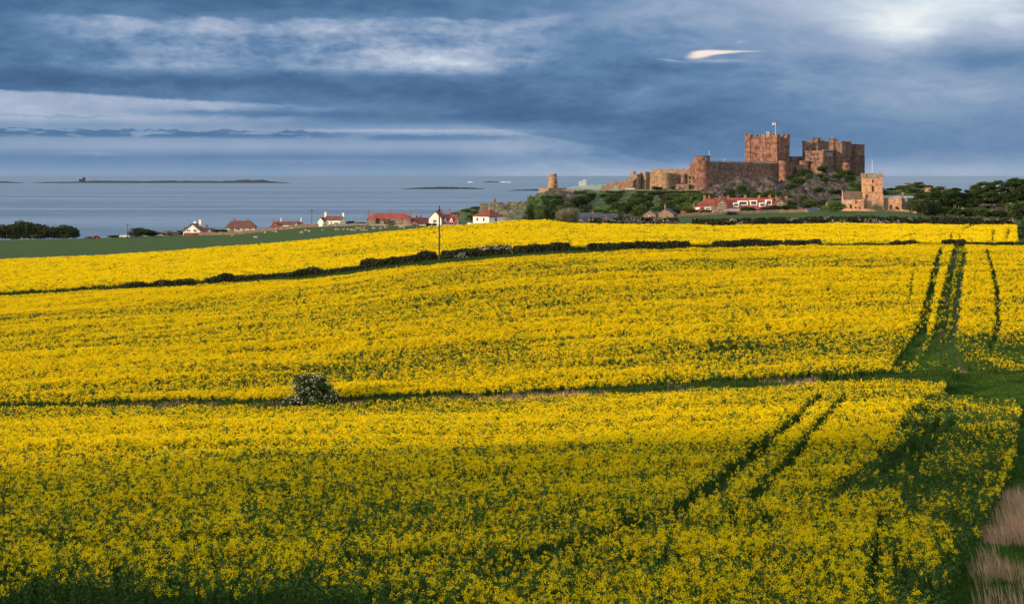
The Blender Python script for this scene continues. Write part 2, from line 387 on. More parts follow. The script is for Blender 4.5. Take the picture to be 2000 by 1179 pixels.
# ------------------------------------------------------------------ terrain
def rows(tbl):
    ds = np.array([r[0] for r in tbl], float)
    def z_at(u):
        out = []
        for d, kind, pts in tbl:
            us = [p[0] for p in pts]; vs = [p[1] for p in pts]; q = np.interp(u, us, vs)
            out.append(q if kind == 'z' else CAMZ - (q - HZ) / F * d)
        return np.array(out)
    def f(x, y):
        x = np.atleast_1d(np.asarray(x, float)); y = np.atleast_1d(np.asarray(y, float))
        u = np.clip(1000 + F * x / np.maximum(y, 40), -300, 2300); Z = z_at(u)
        h = np.diff(ds)[:, None]; D = np.diff(Z, axis=0) / h
        m = np.zeros_like(Z); a, b = D[:-1], D[1:]
        with np.errstate(divide='ignore', invalid='ignore'):
            hm = np.where(a * b > 0, 2 * a * b / (a + b), 0)
        m[1:-1] = hm; m[0] = D[0]; m[-1] = D[-1]
        yc = np.clip(y, ds[0], ds[-1]); k = np.clip(np.searchsorted(ds, yc, side='right') - 1, 0, len(ds) - 2); I = np.arange(len(x))
        hh = ds[k + 1] - ds[k]; t = (yc - ds[k]) / hh
        z0, z1, m0, m1 = Z[k, I], Z[k + 1, I], m[k, I], m[k + 1, I]
        return (2 * t**3 - 3 * t**2 + 1) * z0 + (t**3 - 2 * t**2 + t) * hh * m0 + (-2 * t**3 + 3 * t**2) * z1 + (t**3 - t**2) * hh * m1
    return f
HEDGE = [(-300, 612), (0, 585), (200, 573), (400, 560), (600, 545), (750, 526), (860, 512), (1000, 502), (1110, 495), (1300, 491), (1450, 488), (1750, 488), (2300, 486)]
STRIP = [(-300, 818), (0, 813), (600, 803), (1000, 789), (1580, 759), (1850, 749), (2300, 742)]
base_f = rows([
    (-500, 'z', [(0, 42)]), (-150, 'z', [(0, 40)]), (-30, 'z', [(0, 36.5)]), (0, 'z', [(0, 35.5)]),
    (40, 'v', [(0, 1190)]), (80, 'v', [(0, 903), (1000, 892), (2000, 878)]), (122, 'v', STRIP), (235, 'v', HEDGE),
    (262, 'v', [(-300, 590), (0, 562), (400, 541), (600, 526), (860, 498), (1000, 489), (1110, 483), (1300, 481), (1600, 479), (2300, 479)]),
    (360, 'v', [(-300, 522), (0, 516), (200, 509), (400, 496), (600, 480), (760, 461), (850, 452), (1000, 443), (1060, 441), (1120, 447), (1400, 450), (1640, 446), (1900, 449), (2300, 450)]),
    (450, 'v', [(-300, 498), (0, 494), (200, 489), (400, 480), (600, 465), (760, 453), (850, 449), (1000, 445), (1100, 443), (1200, 438), (1400, 431), (1640, 427), (1900, 429), (2300, 432)]),
    (600, 'v', [(-300, 478), (0, 476), (200, 472), (400, 465), (600, 452), (760, 447), (850, 446), (1000, 443), (1200, 435), (1330, 424), (1400, 422), (1640, 414), (1765, 414), (1810, 424), (2000, 428), (2300, 430)]),
    (700, 'v', [(-300, 470), (0, 469), (150, 467), (250, 464), (400, 459), (470, 457), (530, 450), (600, 443), (700, 440), (860, 441), (1000, 440), (1200, 433), (1330, 420), (1400, 415), (1600, 410), (1775, 410), (1830, 420), (2000, 424), (2300, 428)]),
    (800, 'v', [(-300, 474), (0, 474), (180, 466), (280, 462), (330, 457), (400, 455), (470, 458), (600, 447), (860, 440), (1000, 438), (1400, 420), (1700, 400), (1760, 385), (1800, 382), (1900, 392), (2300, 400)]),
    (960, 'z', [(0, -3), (1600, -3), (1700, 14), (1745, 33), (1765, 37), (1800, 37.4), (1840, 34), (1900, 30), (2000, 26), (2300, 20)]), (1080, 'z', [(0, -12)]), (1500, 'z', [(0, -14)])])
SX, SY = SUN_DIR.x / math.cos(R(SUN_EL)), SUN_DIR.y / math.cos(R(SUN_EL))
def smooth(t): t = np.clip(t, 0, 1); return t * t * (3 - 2 * t)
def shade_hill(x, y):  # unseen rise added beside the viewpoint to throw shade over the front field
    a = x * SX + y * SY; b = x * (-SY) + y * SX      # a towards the sun, b across
    wob = 5 * np.sin(a * .03) + 3 * np.sin(a * .08 + 1)
    return 36 * smooth((b + 97 + wob) / 42) * smooth((a - 50) / 110) * (1 - .4 * smooth((a - 260) / 300))
def vnoise(x, y, seed=0, octv=3):
    r = np.random.default_rng(seed); out = np.zeros_like(np.asarray(x, float)); am = 1.0; tot = 0
    tab = r.random((256, 256))
    for o in range(octv):
        xi = np.floor(x).astype(int); yi = np.floor(y).astype(int); fx = smooth(x - xi); fy = smooth(y - yi)
        g = lambda i, j: tab[(i + 17 * o) % 256, (j + 31 * o) % 256]
        out += am * ((g(xi, yi) * (1 - fx) + g(xi + 1, yi) * fx) * (1 - fy) + (g(xi, yi + 1) * (1 - fx) + g(xi + 1, yi + 1) * fx) * fy)
        tot += am; am *= .5; x = x * 2.03 + 7.1; y = y * 2.03 + 3.3
    return out / tot
def ground_z(x, y):
    x = np.atleast_1d(np.asarray(x, float)); y = np.atleast_1d(np.asarray(y, float))
    z = base_f(x, y) + shade_hill(x, y)
    return z + (vnoise(x / 14, y / 9, 3, 3) - .5) * .55 * smooth((y - 20) / 60)
def gz(x, y): return float(ground_z(x, y)[0])
def uv_of(x, y, z): return 1000 + F * x / y, HZ + F * (CAMZ - z) / y
def interp_line(line, u): return np.interp(u, [p[0] for p in line], [p[1] for p in line])

def grid_mesh(name, Xg, Yg, Zg, mat, cover=None):
    ny, nx = Xg.shape; v = np.stack([Xg, Yg, Zg], -1).reshape(-1, 3)
    i = np.arange(ny * nx).reshape(ny, nx); f = np.stack([i[:-1, :-1], i[:-1, 1:], i[1:, 1:], i[1:, :-1]], -1).reshape(-1, 4)
    me = bpy.data.meshes.new(name); me.vertices.add(len(v)); me.loops.add(f.size); me.polygons.add(len(f))
    me.vertices.foreach_set('co', v.astype(np.float32).ravel()); me.loops.foreach_set('vertex_index', f.astype(np.int32).ravel())
    me.polygons.foreach_set('loop_start', np.arange(0, f.size, 4, dtype=np.int32)); me.polygons.foreach_set('loop_total', np.full(len(f), 4, np.int32))
    me.polygons.foreach_set('use_smooth', np.ones(len(f), bool))
    if cover is not None:
        a = me.attributes.new('cover', 'FLOAT', 'POINT'); a.data.foreach_set('value', cover.astype(np.float32).ravel())
    me.update(calc_edges=True); me.materials.append(MATS[mat]); o = bpy.data.objects.new(name, me); COL.objects.link(o); return o

# crop fields in terms of ground position ------------------------------------------------
def seg_dist(u, v, pts):
    best = np.full(u.shape, 1e9); w = np.zeros(u.shape)
    for (a, b, wa), (c, d, wb) in zip(pts[:-1], pts[1:]):
        L2 = (c - a)**2 + (d - b)**2; t = np.clip(((u - a) * (c - a) + (v - b) * (d - b)) / L2, 0, 1)
        D = np.hypot(u - (a + t * (c - a)), v - (b + t * (d - b))); k = D < best
        best = np.where(k, D, best); w = np.where(k, wa + t * (wb - wa), w)
    return best / w
# wheel tracks: (u, v, half width) rows of the ground they run over
TRACKS = [
    [(1838, 500, 5), (1820, 570, 8.5), (1804, 650, 12), (1786, 690, 14), (1756, 730, 12)],
    [(1864, 500, 5), (1850, 570, 9), (1841, 630, 12), (1829, 690, 14), (1804, 724, 12)],
    [(1886, 500, 4.5), (1874, 570, 7), (1867, 640, 8.5), (1856, 690, 9), (1878, 728, 9), (1925, 752, 10)],
    [(1928, 500, 3.5), (1946, 575, 5.5), (1951, 640, 6), (1936, 690, 7)],
    [(1788, 520, 2), (1780, 570, 3), (1774, 610, 3)],
    [(1600, 800, 8), (1550, 855, 11), (1475, 920, 15), (1405, 985, 20), (1330, 1040, 17), (1200, 1095, 14), (1080, 1130, 11), (960, 1160, 7)],
    [(1650, 800, 8), (1600, 860, 10), (1545, 930, 14), (1490, 1000, 15), (1430, 1060, 9)],
    [(1830, 850, 9), (1775, 905, 15), (1735, 945, 20)],
    [(1862, 845, 8), (1812, 900, 13), (1780, 950, 17)],
    [(1720, 1040, 8), (1712, 1120, 12), (1700, 1240, 14)]]
TRACK_UP = [[(1103, 468, 2.5), (1113, 482, 3), (1118, 492, 3)], [(1758, 478, 2.5), (1790, 466, 2)], [(1858, 488, 5), (1858, 466, 4)],
            [(1876, 490, 4), (1874, 466, 3)], [(1880, 458, 3), (1900, 450, 3)], [(1938, 486, 4), (1940, 462, 6)], [(1965, 480, 5), (1970, 460, 5)]]
def poly_in(u, v, pts):
    c = np.zeros(u.shape, bool); n = len(pts)
    for i in range(n):
        (x1, y1), (x2, y2) = pts[i], pts[(i + 1) % n]
        if y1 == y2: continue
        k = (y1 > v) != (y2 > v); c ^= k & (u < (x2 - x1) * (v - y1) / (y2 - y1) + x1)
    return c
THIN_A = [(1560, 1010), (1640, 985), (1700, 940), (1740, 880), (1765, 835), (1835, 790), (1990, 785), (1985, 900), (1960, 960), (1930, 1040), (1900, 1100), (1850, 1250), (1730, 1250), (1735, 1150), (1760, 1060), (1750, 1010), (1660, 1015)]
GRASS_R = [(1845, 748), (2400, 735), (2400, 1600), (1815, 1600), (1825, 1280), (1845, 1190), (1890, 1120), (1935, 1040), (1975, 950), (1990, 830), (1980, 800), (1840, 795)]
def crop_density(x, y, z):
    """how thick the crop stands at a ground point, and how much of it is in flower, and its height"""
    u, v = uv_of(x, y, z)
    w1 = vnoise(x / 3, y / 3, 11, 3) - .5
    d = np.ones(x.shape); fl = np.ones(x.shape); ht = np.ones(x.shape)
    s = interp_line(STRIP, u)                        # grass strip between the two lower fields
    yb = 122 + w1 * 1.2; right = smooth((u - 1700) / 150)
    strip = (y > yb - 3.2 - right * 3 - 1.6 * smooth((900 - u) / 500)) & (y < yb + 1.6 + right * 1.5)
    d = np.where(strip, 0, d)
    y0 = np.interp(u, [0, 650, 1050], [38.8, 37.8, 33.0]); d = np.where((y < y0 + w1 * 1.5), 0, d); edge = smooth((y - y0) / 3.0)
    fl = fl * (.30 + .70 * edge); ht = ht * (.82 + .18 * edge)
    hy = 235 + w1 * 1.5
    gw = np.interp(u, [0, 200, 600, 860, 1150, 1400, 1700, 1800], [4, 6, 12, 15, 13, 10, 6, 4]); d = np.where((y > hy - gw) & (y < hy + 2.5), 0, d)
    ht = np.where((y > hy - gw - 8) & (y < hy), ht * .88, ht)
    d = np.where(y > 362, 0, d)
    d = np.where((u > 1985) & (y > 236), 0, d)
    wu, wv = u + w1 * 14, v + w1 * 10
    g = poly_in(wu, wv, GRASS_R) & (y < 128); d = np.where(g, 0, d)
    t = poly_in(wu, wv, THIN_A) & (y < 120)
    clump = vnoise(x / 2.5, y / 5, 21, 2)
    ur = t & (v < 1000) & (u > 1835); th = np.where(ur, .50, .62); fl = np.where(t, np.where(clump > th, np.where(ur, .36, .40), .13), fl); ht = np.where(t, np.where(clump > th, .90, .76), ht)
    hot = t & (np.hypot((u - 1795) / 60, (v - 1120) / 60) < 1); fl = np.where(hot, .9, fl); ht = np.where(hot, 1, ht)
    low = (y > 123) & (y < 235)
    q = smooth((v - 640) / 70) * smooth((u - 1715) / 90) * low      # thin green corner
    fl = fl * (1 - .86 * q * (clump < .62)); ht = ht * (1 - .40 * q)
    between = low & (u > np.interp(v, [500, 700], [1862, 1836])) & (u < np.interp(v, [500, 700], [1884, 1860]))
    fl = np.where(between, fl * .35, fl); ht = np.where(between, ht * .72, ht)
    for T in TRACKS:
        sd = seg_dist(u + w1 * 5, v, T); inn = (sd < 1) & ((y < 120) if T[0][1] > 760 else (y > 124) & (y < 240))
        d = np.where(inn, d * .05, d)
    for T in TRACK_UP:
        sd = seg_dist(u + w1 * 3, v, T); d = np.where((sd < 1) & (y > 236), 0.05, d)
    rs = smooth((u - 1900) / 60) * low; ht = ht * (1 - .12 * rs)
    # long thin places that lie across the slope
    sx = x * .95 + y * .06; sy = y - x * .10
    st = vnoise(sx / 16, sy / 2.3, 5, 3); st2 = vnoise(sx / 45, sy / 8, 6, 2)
    wgt = np.where(y < 120, 1.0, .85)
    hole = smooth((st - .62) / .12) * smooth((st2 - .42) / .15) * wgt
    d = d * (1 - .80 * hole); ht = ht * (1 + (st - .5) * -.30) * (1 + (vnoise(x / 1.6, y / 1.6, 8, 2) - .5) * .22)
    fl = fl * (1 - .25 * smooth((st2 - .5) / .2) * (y < 120)); far = smooth((y - 100) / 60)
    ky = np.interp(y, [40, 100, 123, 180, 235, 360], [1.1, 1.8, 2.4, 3.2, 3.4, 5.5]); rowl = smooth((vnoise(sx / (ky * 14), sy / ky, 71, 3) - .50) / .16) * smooth((vnoise(x / 30, y / 12, 72, 2) - .25) / .3)
    fl = fl * (1 - rowl * np.where(y > 237, .30, np.where(y > 122, .30, .30))); ht = ht * (1 - .13 * rowl)
    fl = fl * (1 - (.20 + .12 * far) * smooth((vnoise(x / 1.2, y / (1.0 + 1.0 * far), 61, 3) - .50) / .14)) * (.94 - .09 * (y < 122) * (1 - .5 * smooth((u - 900) / 500))); ht = ht * (.90 + .2 * vnoise(x / 5, y / 3, 62, 2)); band = smooth((vnoise(sx / 60, sy / 5.5, 66, 3) - .48) / .14); fl = fl * (1 - .42 * band * (y < 235) * (y > 90) - .25 * band * (y <= 90))
    return d, np.clip(fl, 0, 1), ht

def build_ground():
    ys = np.concatenate([np.linspace(-500, 20, 50), np.geomspace(24, 1500, 420)])
    t = np.concatenate([np.linspace(-14, -1.25, 34)[:-1], np.linspace(-1.25, 1.25, 260), np.linspace(1.25, 14, 34)[1:]])
    W = np.sqrt(ys**2 + 60.**2) * .364
    Xg = W[:, None] * t[None, :]; Yg = np.repeat(ys[:, None], len(t), 1)
    x, y = Xg.ravel(), Yg.ravel(); z = ground_z(x, y); u, v = uv_of(x, np.maximum(y, 30), z)
    d, fl, ht = crop_density(x, np.maximum(y, 30), z)
    c = np.where((d > .3) & (y > 36) & (y < 362) & (u < 1985), 1.0, 0.0)
    c = np.where((y > 722) & (u < 960), 2.0, c)
    c = np.where((np.hypot((u - 1905) / 28, (v - 748) / 9) < 1), 3.0, c)
    g = grid_mesh('ground', Xg, Yg, z.reshape(Xg.shape), 'ground', c); tag(g, kind='structure')
build_ground()

def ground_at(u, v, d0, d1):
    ds = np.linspace(d0, d1, 500); z = ground_z((u - 1000) / F * ds, ds); vv = HZ + F * (CAMZ - z) / ds; j = int(np.argmin(np.abs(vv - v))); return (u - 1000) / F * ds[j], ds[j]
def wheel_track(pts, w):
    rt = random.Random(5); P0 = []
    for (a, b, _), (c, d, _) in zip(pts[:-1], pts[1:]):
        for i in range(12): t = i / 12; P0.append(ground_at(a + (c - a) * t, b + (d - b) * t, 122, 236))
    V_, F_ = [], []
    for i in range(len(P0)):
        q0, q1 = P0[max(0, i - 2)], P0[min(len(P0) - 1, i + 2)]; dx, dy = q1[0] - q0[0], q1[1] - q0[1]; L = math.hypot(dx, dy) or 1; nx, ny = -dy / L, dx / L
        ww = w * rt.uniform(.55, 1.2) * smooth(min(i, len(P0) - 1 - i) / 6.0)
        for e in (-1, 1): x, y = P0[i][0] + nx * ww * e, P0[i][1] + ny * ww * e; V_.append((x, y, gz(x, y) + .05))
    for i in range(len(P0) - 1): F_.append((2 * i, 2 * i + 1, 2 * i + 3, 2 * i + 2))
    tag(mesh_obj('path', V_, F_, 'soil', smooth=True), kind='structure')
wheel_track([(1852, 560, 0), (1842, 630, 0), (1832, 690, 0), (1816, 722, 0)], .26)
wheel_track([(1808, 630, 0), (1792, 690, 0), (1780, 712, 0)], .15)
wheel_track([(1868, 690, 0), (1885, 728, 0), (1925, 748, 0)], .35)
# sea
sea = mesh_obj('sea', [(-90000, 560, 0), (90000, 560, 0), (90000, 150000, 0), (-90000, 150000, 0)], [(0, 1, 2, 3)], 'sea'); tag(sea, kind='structure')

# castle hill -------------------------------------------------------------------------------
T_FOOT = [(840, 452), (900, 450), (1000, 450), (1200, 444), (1330, 432), (1400, 424), (1600, 420), (1700, 420), (1870, 422)]
T_TOP = [(840, 470), (860, 452), (872, 432), (885, 418), (900, 411), (930, 405), (957, 403), (985, 404), (1022, 397), (1040, 385), (1056, 377), (1085, 373), (1375, 373), (1395, 366), (1440, 353), (1500, 349), (1530, 361), (1560, 348), (1600, 338), (1640, 340), (1690, 347), (1705, 353), (1722, 365), (1745, 384), (1870, 420)]
ztop = lambda d: [(u, CAMZ - (v - HZ) / F * 935) for u, v in T_TOP]
hill_f = rows([(730, 'v', T_FOOT),
    (800, 'v', [(840, 460), (870, 440), (900, 428), (960, 428), (1020, 431), (1100, 427), (1200, 424), (1330, 414), (1400, 405), (1550, 404), (1650, 403), (1700, 404), (1745, 412), (1870, 424)]),
    (865, 'v', [(840, 465), (860, 445), (880, 420), (905, 410), (957, 404), (1000, 406), (1022, 404), (1060, 396), (1100, 396), (1200, 399), (1330, 394), (1375, 390), (1400, 380), (1440, 372), (1500, 370), (1530, 376), (1560, 366), (1600, 362), (1650, 364), (1700, 372), (1745, 392), (1870, 424)]),
    (935, 'z', ztop(0)), (1075, 'z', [(u, z - (3 if u < 1690 else 1)) for u, z in ztop(0)]), (1170, 'z', [(0, -4)])])
def crag_cover(u, y):
    c = np.interp(u, [840, 940, 1020, 1090, 1110, 1180, 1240, 1300, 1360, 1385, 1400, 1560, 1600, 1640, 1665, 1700, 1760], [.1, .15, .2, .55, .75, .25, .35, .35, .2, .9, 1.05, .9, .62, .75, .3, .1, .1])
    c = np.where((u > 935) & (u < 1030) & (y < 885), 2.0, c)
    return np.where((y < 800) & (u > 1040), c * .3, c)
def hill_z(x, y):
    x = np.atleast_1d(np.asarray(x, float)); y = np.atleast_1d(np.asarray(y, float)); u = 1000 + F * x / y
    z = hill_f(x, y); cr = np.clip(crag_cover(u, y), 0, 1); m = smooth((y - 770) / 40) * (1 - smooth((y - 926) / 12))
    rid = 1 - np.abs(2 * vnoise(x / 5.0, y / 40, 41, 3) - 1)
    return z + m * (cr * (6.0 * (rid - .55) + 3.0 * (vnoise(x / 2.2, y / 3.5, 42, 3) - .5)) + 1.6 * (vnoise(x / 8, y / 8, 43, 3) - .5))
def build_hill():
    ys = np.concatenate([np.linspace(730, 800, 18)[:-1], np.linspace(800, 945, 110)[:-1], np.linspace(945, 1170, 24)])
    us = np.linspace(842, 1860, 560); Yg = np.repeat(ys[:, None], len(us), 1); Xg = (us[None, :] - 1000) / F * Yg
    z = hill_z(Xg.ravel(), Yg.ravel()); c = crag_cover(np.repeat(us[None, :], len(ys), 0).ravel(), Yg.ravel())
    tag(grid_mesh('castle_hill', Xg, Yg, z.reshape(Xg.shape), 'crag', c), kind='structure')
build_hill()
def top_z(x, y): return max(gz(x, y), float(hill_z(x, y)[0]) if 730 < y < 1170 and 842 < 1000 + F * x / y < 1860 else -99)
def G(u, d):
    x = (u - 1000) / F * d; return Vector((x, d, top_z(x, d)))

# ------------------------------------------------------------------ scatter of uncountable plants
def scatter(name, pts, rot, scl, idx, sources, label=None, cat=None):
    srcs = bpy.data.collections.new(name + '_sources')
    for s in sources: srcs.objects.link(s)
    me = bpy.data.meshes.new(name); n = len(pts); me.vertices.add(n); me.vertices.foreach_set('co', pts.astype(np.float32).ravel())
    for nm, ty, arr, fld in (('rz', 'FLOAT_VECTOR', rot, 'vector'), ('sc', 'FLOAT_VECTOR', scl, 'vector'), ('ix', 'INT', idx, 'value')):
        a = me.attributes.new(nm, ty, 'POINT'); a.data.foreach_set(fld, np.ascontiguousarray(arr, dtype=np.int32 if ty == 'INT' else np.float32).ravel())
    o = bpy.data.objects.new(name, me); COL.objects.link(o)
    ng = bpy.data.node_groups.new(name, 'GeometryNodeTree')
    ng.interface.new_socket('Geometry', in_out='INPUT', socket_type='NodeSocketGeometry'); ng.interface.new_socket('Geometry', in_out='OUTPUT', socket_type='NodeSocketGeometry')
    N = ng.nodes; Lk = ng.links; gi = N.new('NodeGroupInput'); go = N.new('NodeGroupOutput')
    ci = N.new('GeometryNodeCollectionInfo'); ci.inputs['Collection'].default_value = srcs
    ci.inputs['Separate Children'].default_value = True; ci.inputs['Reset Children'].default_value = True
    ip = N.new('GeometryNodeInstanceOnPoints'); ip.inputs['Pick Instance'].default_value = True
    def attr(nm, ty):
        a = N.new('GeometryNodeInputNamedAttribute'); a.data_type = ty; a.inputs['Name'].default_value = nm
        return [s for s in a.outputs if s.enabled and s.name == 'Attribute'][0]
    Lk.new(gi.outputs[0], ip.inputs['Points']); Lk.new(ci.outputs[0], ip.inputs['Instance'])
    Lk.new(attr('ix', 'INT'), ip.inputs['Instance Index'])
    e2r = N.new('FunctionNodeEulerToRotation'); Lk.new(attr('rz', 'FLOAT_VECTOR'), e2r.inputs[0]); Lk.new(e2r.outputs[0], ip.inputs['Rotation'])
    Lk.new(attr('sc', 'FLOAT_VECTOR'), ip.inputs['Scale']); Lk.new(ip.outputs[0], go.inputs[0])
    md = o.modifiers.new('scatter', 'NODES'); md.node_group = ng
    tag(o, label, cat, kind='stuff'); return o

def rand_quads(C, size, r, up=0.0, aspect=1.0):
    """one randomly turned quad at every centre"""
    n = len(C); a = r.normal(size=(n, 3)); a[:, 2] *= (1 - up); a /= np.linalg.norm(a, axis=1)[:, None]
    b = r.normal(size=(n, 3)); b -= (b * a).sum(1)[:, None] * a; b /= np.linalg.norm(b, axis=1)[:, None]
    s = (size * r.uniform(.7, 1.3, n))[:, None] * .5
    a = a * s * aspect; b = b * s
    return np.stack([C - a - b, C + a - b, C + a + b, C - a + b], 1)
def blade_quads(base, tip, w, r):
    n = len(base); d = tip - base; s = np.cross(d, r.normal(size=(n, 3))); s /= np.linalg.norm(s, axis=1)[:, None]; s *= np.atleast_1d(w)[:, None] if np.ndim(w) else w
    return np.stack([base - s, base + s, tip + s * .3, tip - s * .3], 1)
def rape_clump(i, heads, petals, psize, radius, bloom=True, seed=0, cl=.05):
    r = np.random.default_rng(100 + seed); Qp = []; Ql = []
    for h in range(heads):
        a = r.uniform(0, 2 * math.pi); rr = radius * math.sqrt(r.random()); H = r.uniform(.92, 1.28)
        b = np.array([rr * .6 * math.cos(a), rr * .6 * math.sin(a), 0]); t = np.array([rr * math.cos(a), rr * math.sin(a), H])
        Ql.append(blade_quads(b[None], t[None], .012 + psize * .06, r))
        k = 3; Cc = b + (t - b) * r.uniform(.25, .8, (k, 1)) + r.normal(size=(k, 3)) * .05
        Ql.append(rand_quads(Cc, .10 + psize * .6, r, aspect=.4))
        if bloom:
            C = t + r.normal(size=(petals, 3)) * np.array([cl, cl, cl * 1.15]); Qp.append(rand_quads(C, psize, r, up=.0))
        elif r.random() < .8: Ql.append(rand_quads(t + r.normal(size=(3, 3)) * .04, .05 + psize * .3, r))
    Ql = np.concatenate(Ql); n1 = len(Ql)
    if Qp: Qp = np.concatenate(Qp); return quads_obj('crop_plant', np.concatenate([Ql, Qp]), [('crop_leaf', n1), ('petal', len(Qp))], link=False)
    return quads_obj('crop_plant', Ql, [('crop_leaf', n1)], link=False)
def field(name, y0, y1, step, srcs_b, srcs_g, seed, label):
    r = np.random.default_rng(seed); ys = []; xs = []
    y = y0
    n = int(((y1**2 - y0**2) * .364 * 1.10 + 6 * (y1 - y0)) / step**2)
    yy = np.sqrt(r.uniform(y0**2, y1**2, n)); xx = r.uniform(-1, 1, n) * (.364 * yy * 1.10 + 3)
    z = ground_z(xx, yy); d, fl, ht = crop_density(xx, yy, z)
    k = r.random(n) < d; xx, yy, z, fl, ht = xx[k], yy[k], z[k], fl[k], ht[k]; n = len(xx)
    nb = len(srcs_b); ng_ = len(srcs_g)
    idx = np.where(r.random(n) < fl, r.integers(0, nb, n), nb + r.integers(0, ng_, n))
    s = ht * r.uniform(.9, 1.1, n); rot = np.zeros((n, 3)); rot[:, 2] = r.uniform(0, 6.28, n); rot[:, 0] = r.normal(0, .05, n); rot[:, 1] = r.normal(0, .05, n)
    # collections list their objects by name order: rename so the order is kept
    for q, o in enumerate(srcs_b + srcs_g): o.name = '%s_plant_%02d' % (name, q)
    scatter(name, np.stack([xx, yy, z], 1), rot, np.stack([s, s, s], 1), idx, srcs_b + srcs_g, label, 'crop')
    return n
n1 = field('rapeseed_near', 32, 75, .225, [rape_clump(i, 4, 13, .026, .16, True, i, .030) for i in range(5)], [rape_clump(i, 3, 0, .03, .16, False, 20 + i) for i in range(2)], 1,
      'yellow flowering rapeseed crop thick in the shaded front of the lower field')
n2 = field('rapeseed_lower', 75, 121.9, .225, [rape_clump(i, 4, 9, .033, .15, True, 30 + i, .032) for i in range(5)], [rape_clump(i, 3, 0, .05, .18, False, 40 + i) for i in range(2)], 2,
      'yellow flowering rapeseed crop in the lower field up to the grass strip')
n3 = field('rapeseed_middle', 122, 234, .235, [rape_clump(i, 4, 8, .043, .17, True, 50 + i, .040) for i in range(5)], [rape_clump(i, 3, 0, .07, .2, False, 60 + i) for i in range(2)], 3,
      'bright sunlit yellow rapeseed crop in the middle field with wheel tracks')
n4 = field('rapeseed_upper', 237, 362, .38, [rape_clump(i, 4, 7, .068, .24, True, 70 + i, .062) for i in range(5)], [rape_clump(i, 4, 0, .12, .3, False, 80 + i) for i in range(2)], 4,
      'smooth yellow rapeseed crop in the upper field beyond the long hedge')
print('crop instances', n1, n2, n3, n4)

def tuft(n, h, rad, w, mat, seed, lean=.35, dirn=None):
    r = np.random.default_rng(500 + seed); a = r.uniform(0, 6.28, n); rr = rad * np.sqrt(r.random(n))
    b = np.stack([rr * np.cos(a), rr * np.sin(a), np.full(n, -.03)], 1); H = h * r.uniform(.55, 1.1, n)
    t = b + np.stack([np.cos(a) * lean * H * r.random(n), np.sin(a) * lean * H * r.random(n), H], 1)
    if dirn: t[:, 0] += dirn[0] * H; t[:, 1] += dirn[1] * H
    m = b + (t - b) * .55; m[:, 2] += H * .08
    Q = np.concatenate([blade_quads(b, m, w, r), blade_quads(m, t, w * .7, r)])
    return quads_obj('grass_tuft', Q, mat, link=False)
def scatter_grass(name, xx, yy, s, srcs, label, cat, seed, pick=None):
    r = np.random.default_rng(seed); n = len(xx); z = ground_z(xx, yy); rot = np.zeros((n, 3)); rot[:, 2] = r.uniform(0, 6.28, n) if pick is None else r.normal(0, .35, n)
    for q, o in enumerate(srcs): o.name = '%s_tuft_%02d' % (name, q)
    scatter(name, np.stack([xx, yy, z], 1), rot, np.stack([s, s, s], 1), r.integers(0, len(srcs), n), srcs, label, cat)
def rnd_sector(n, y0, y1, r, pad=1.05):
    yy = np.sqrt(r.uniform(y0**2, y1**2, n)); return r.uniform(-1, 1, n) * .364 * yy * pad, yy
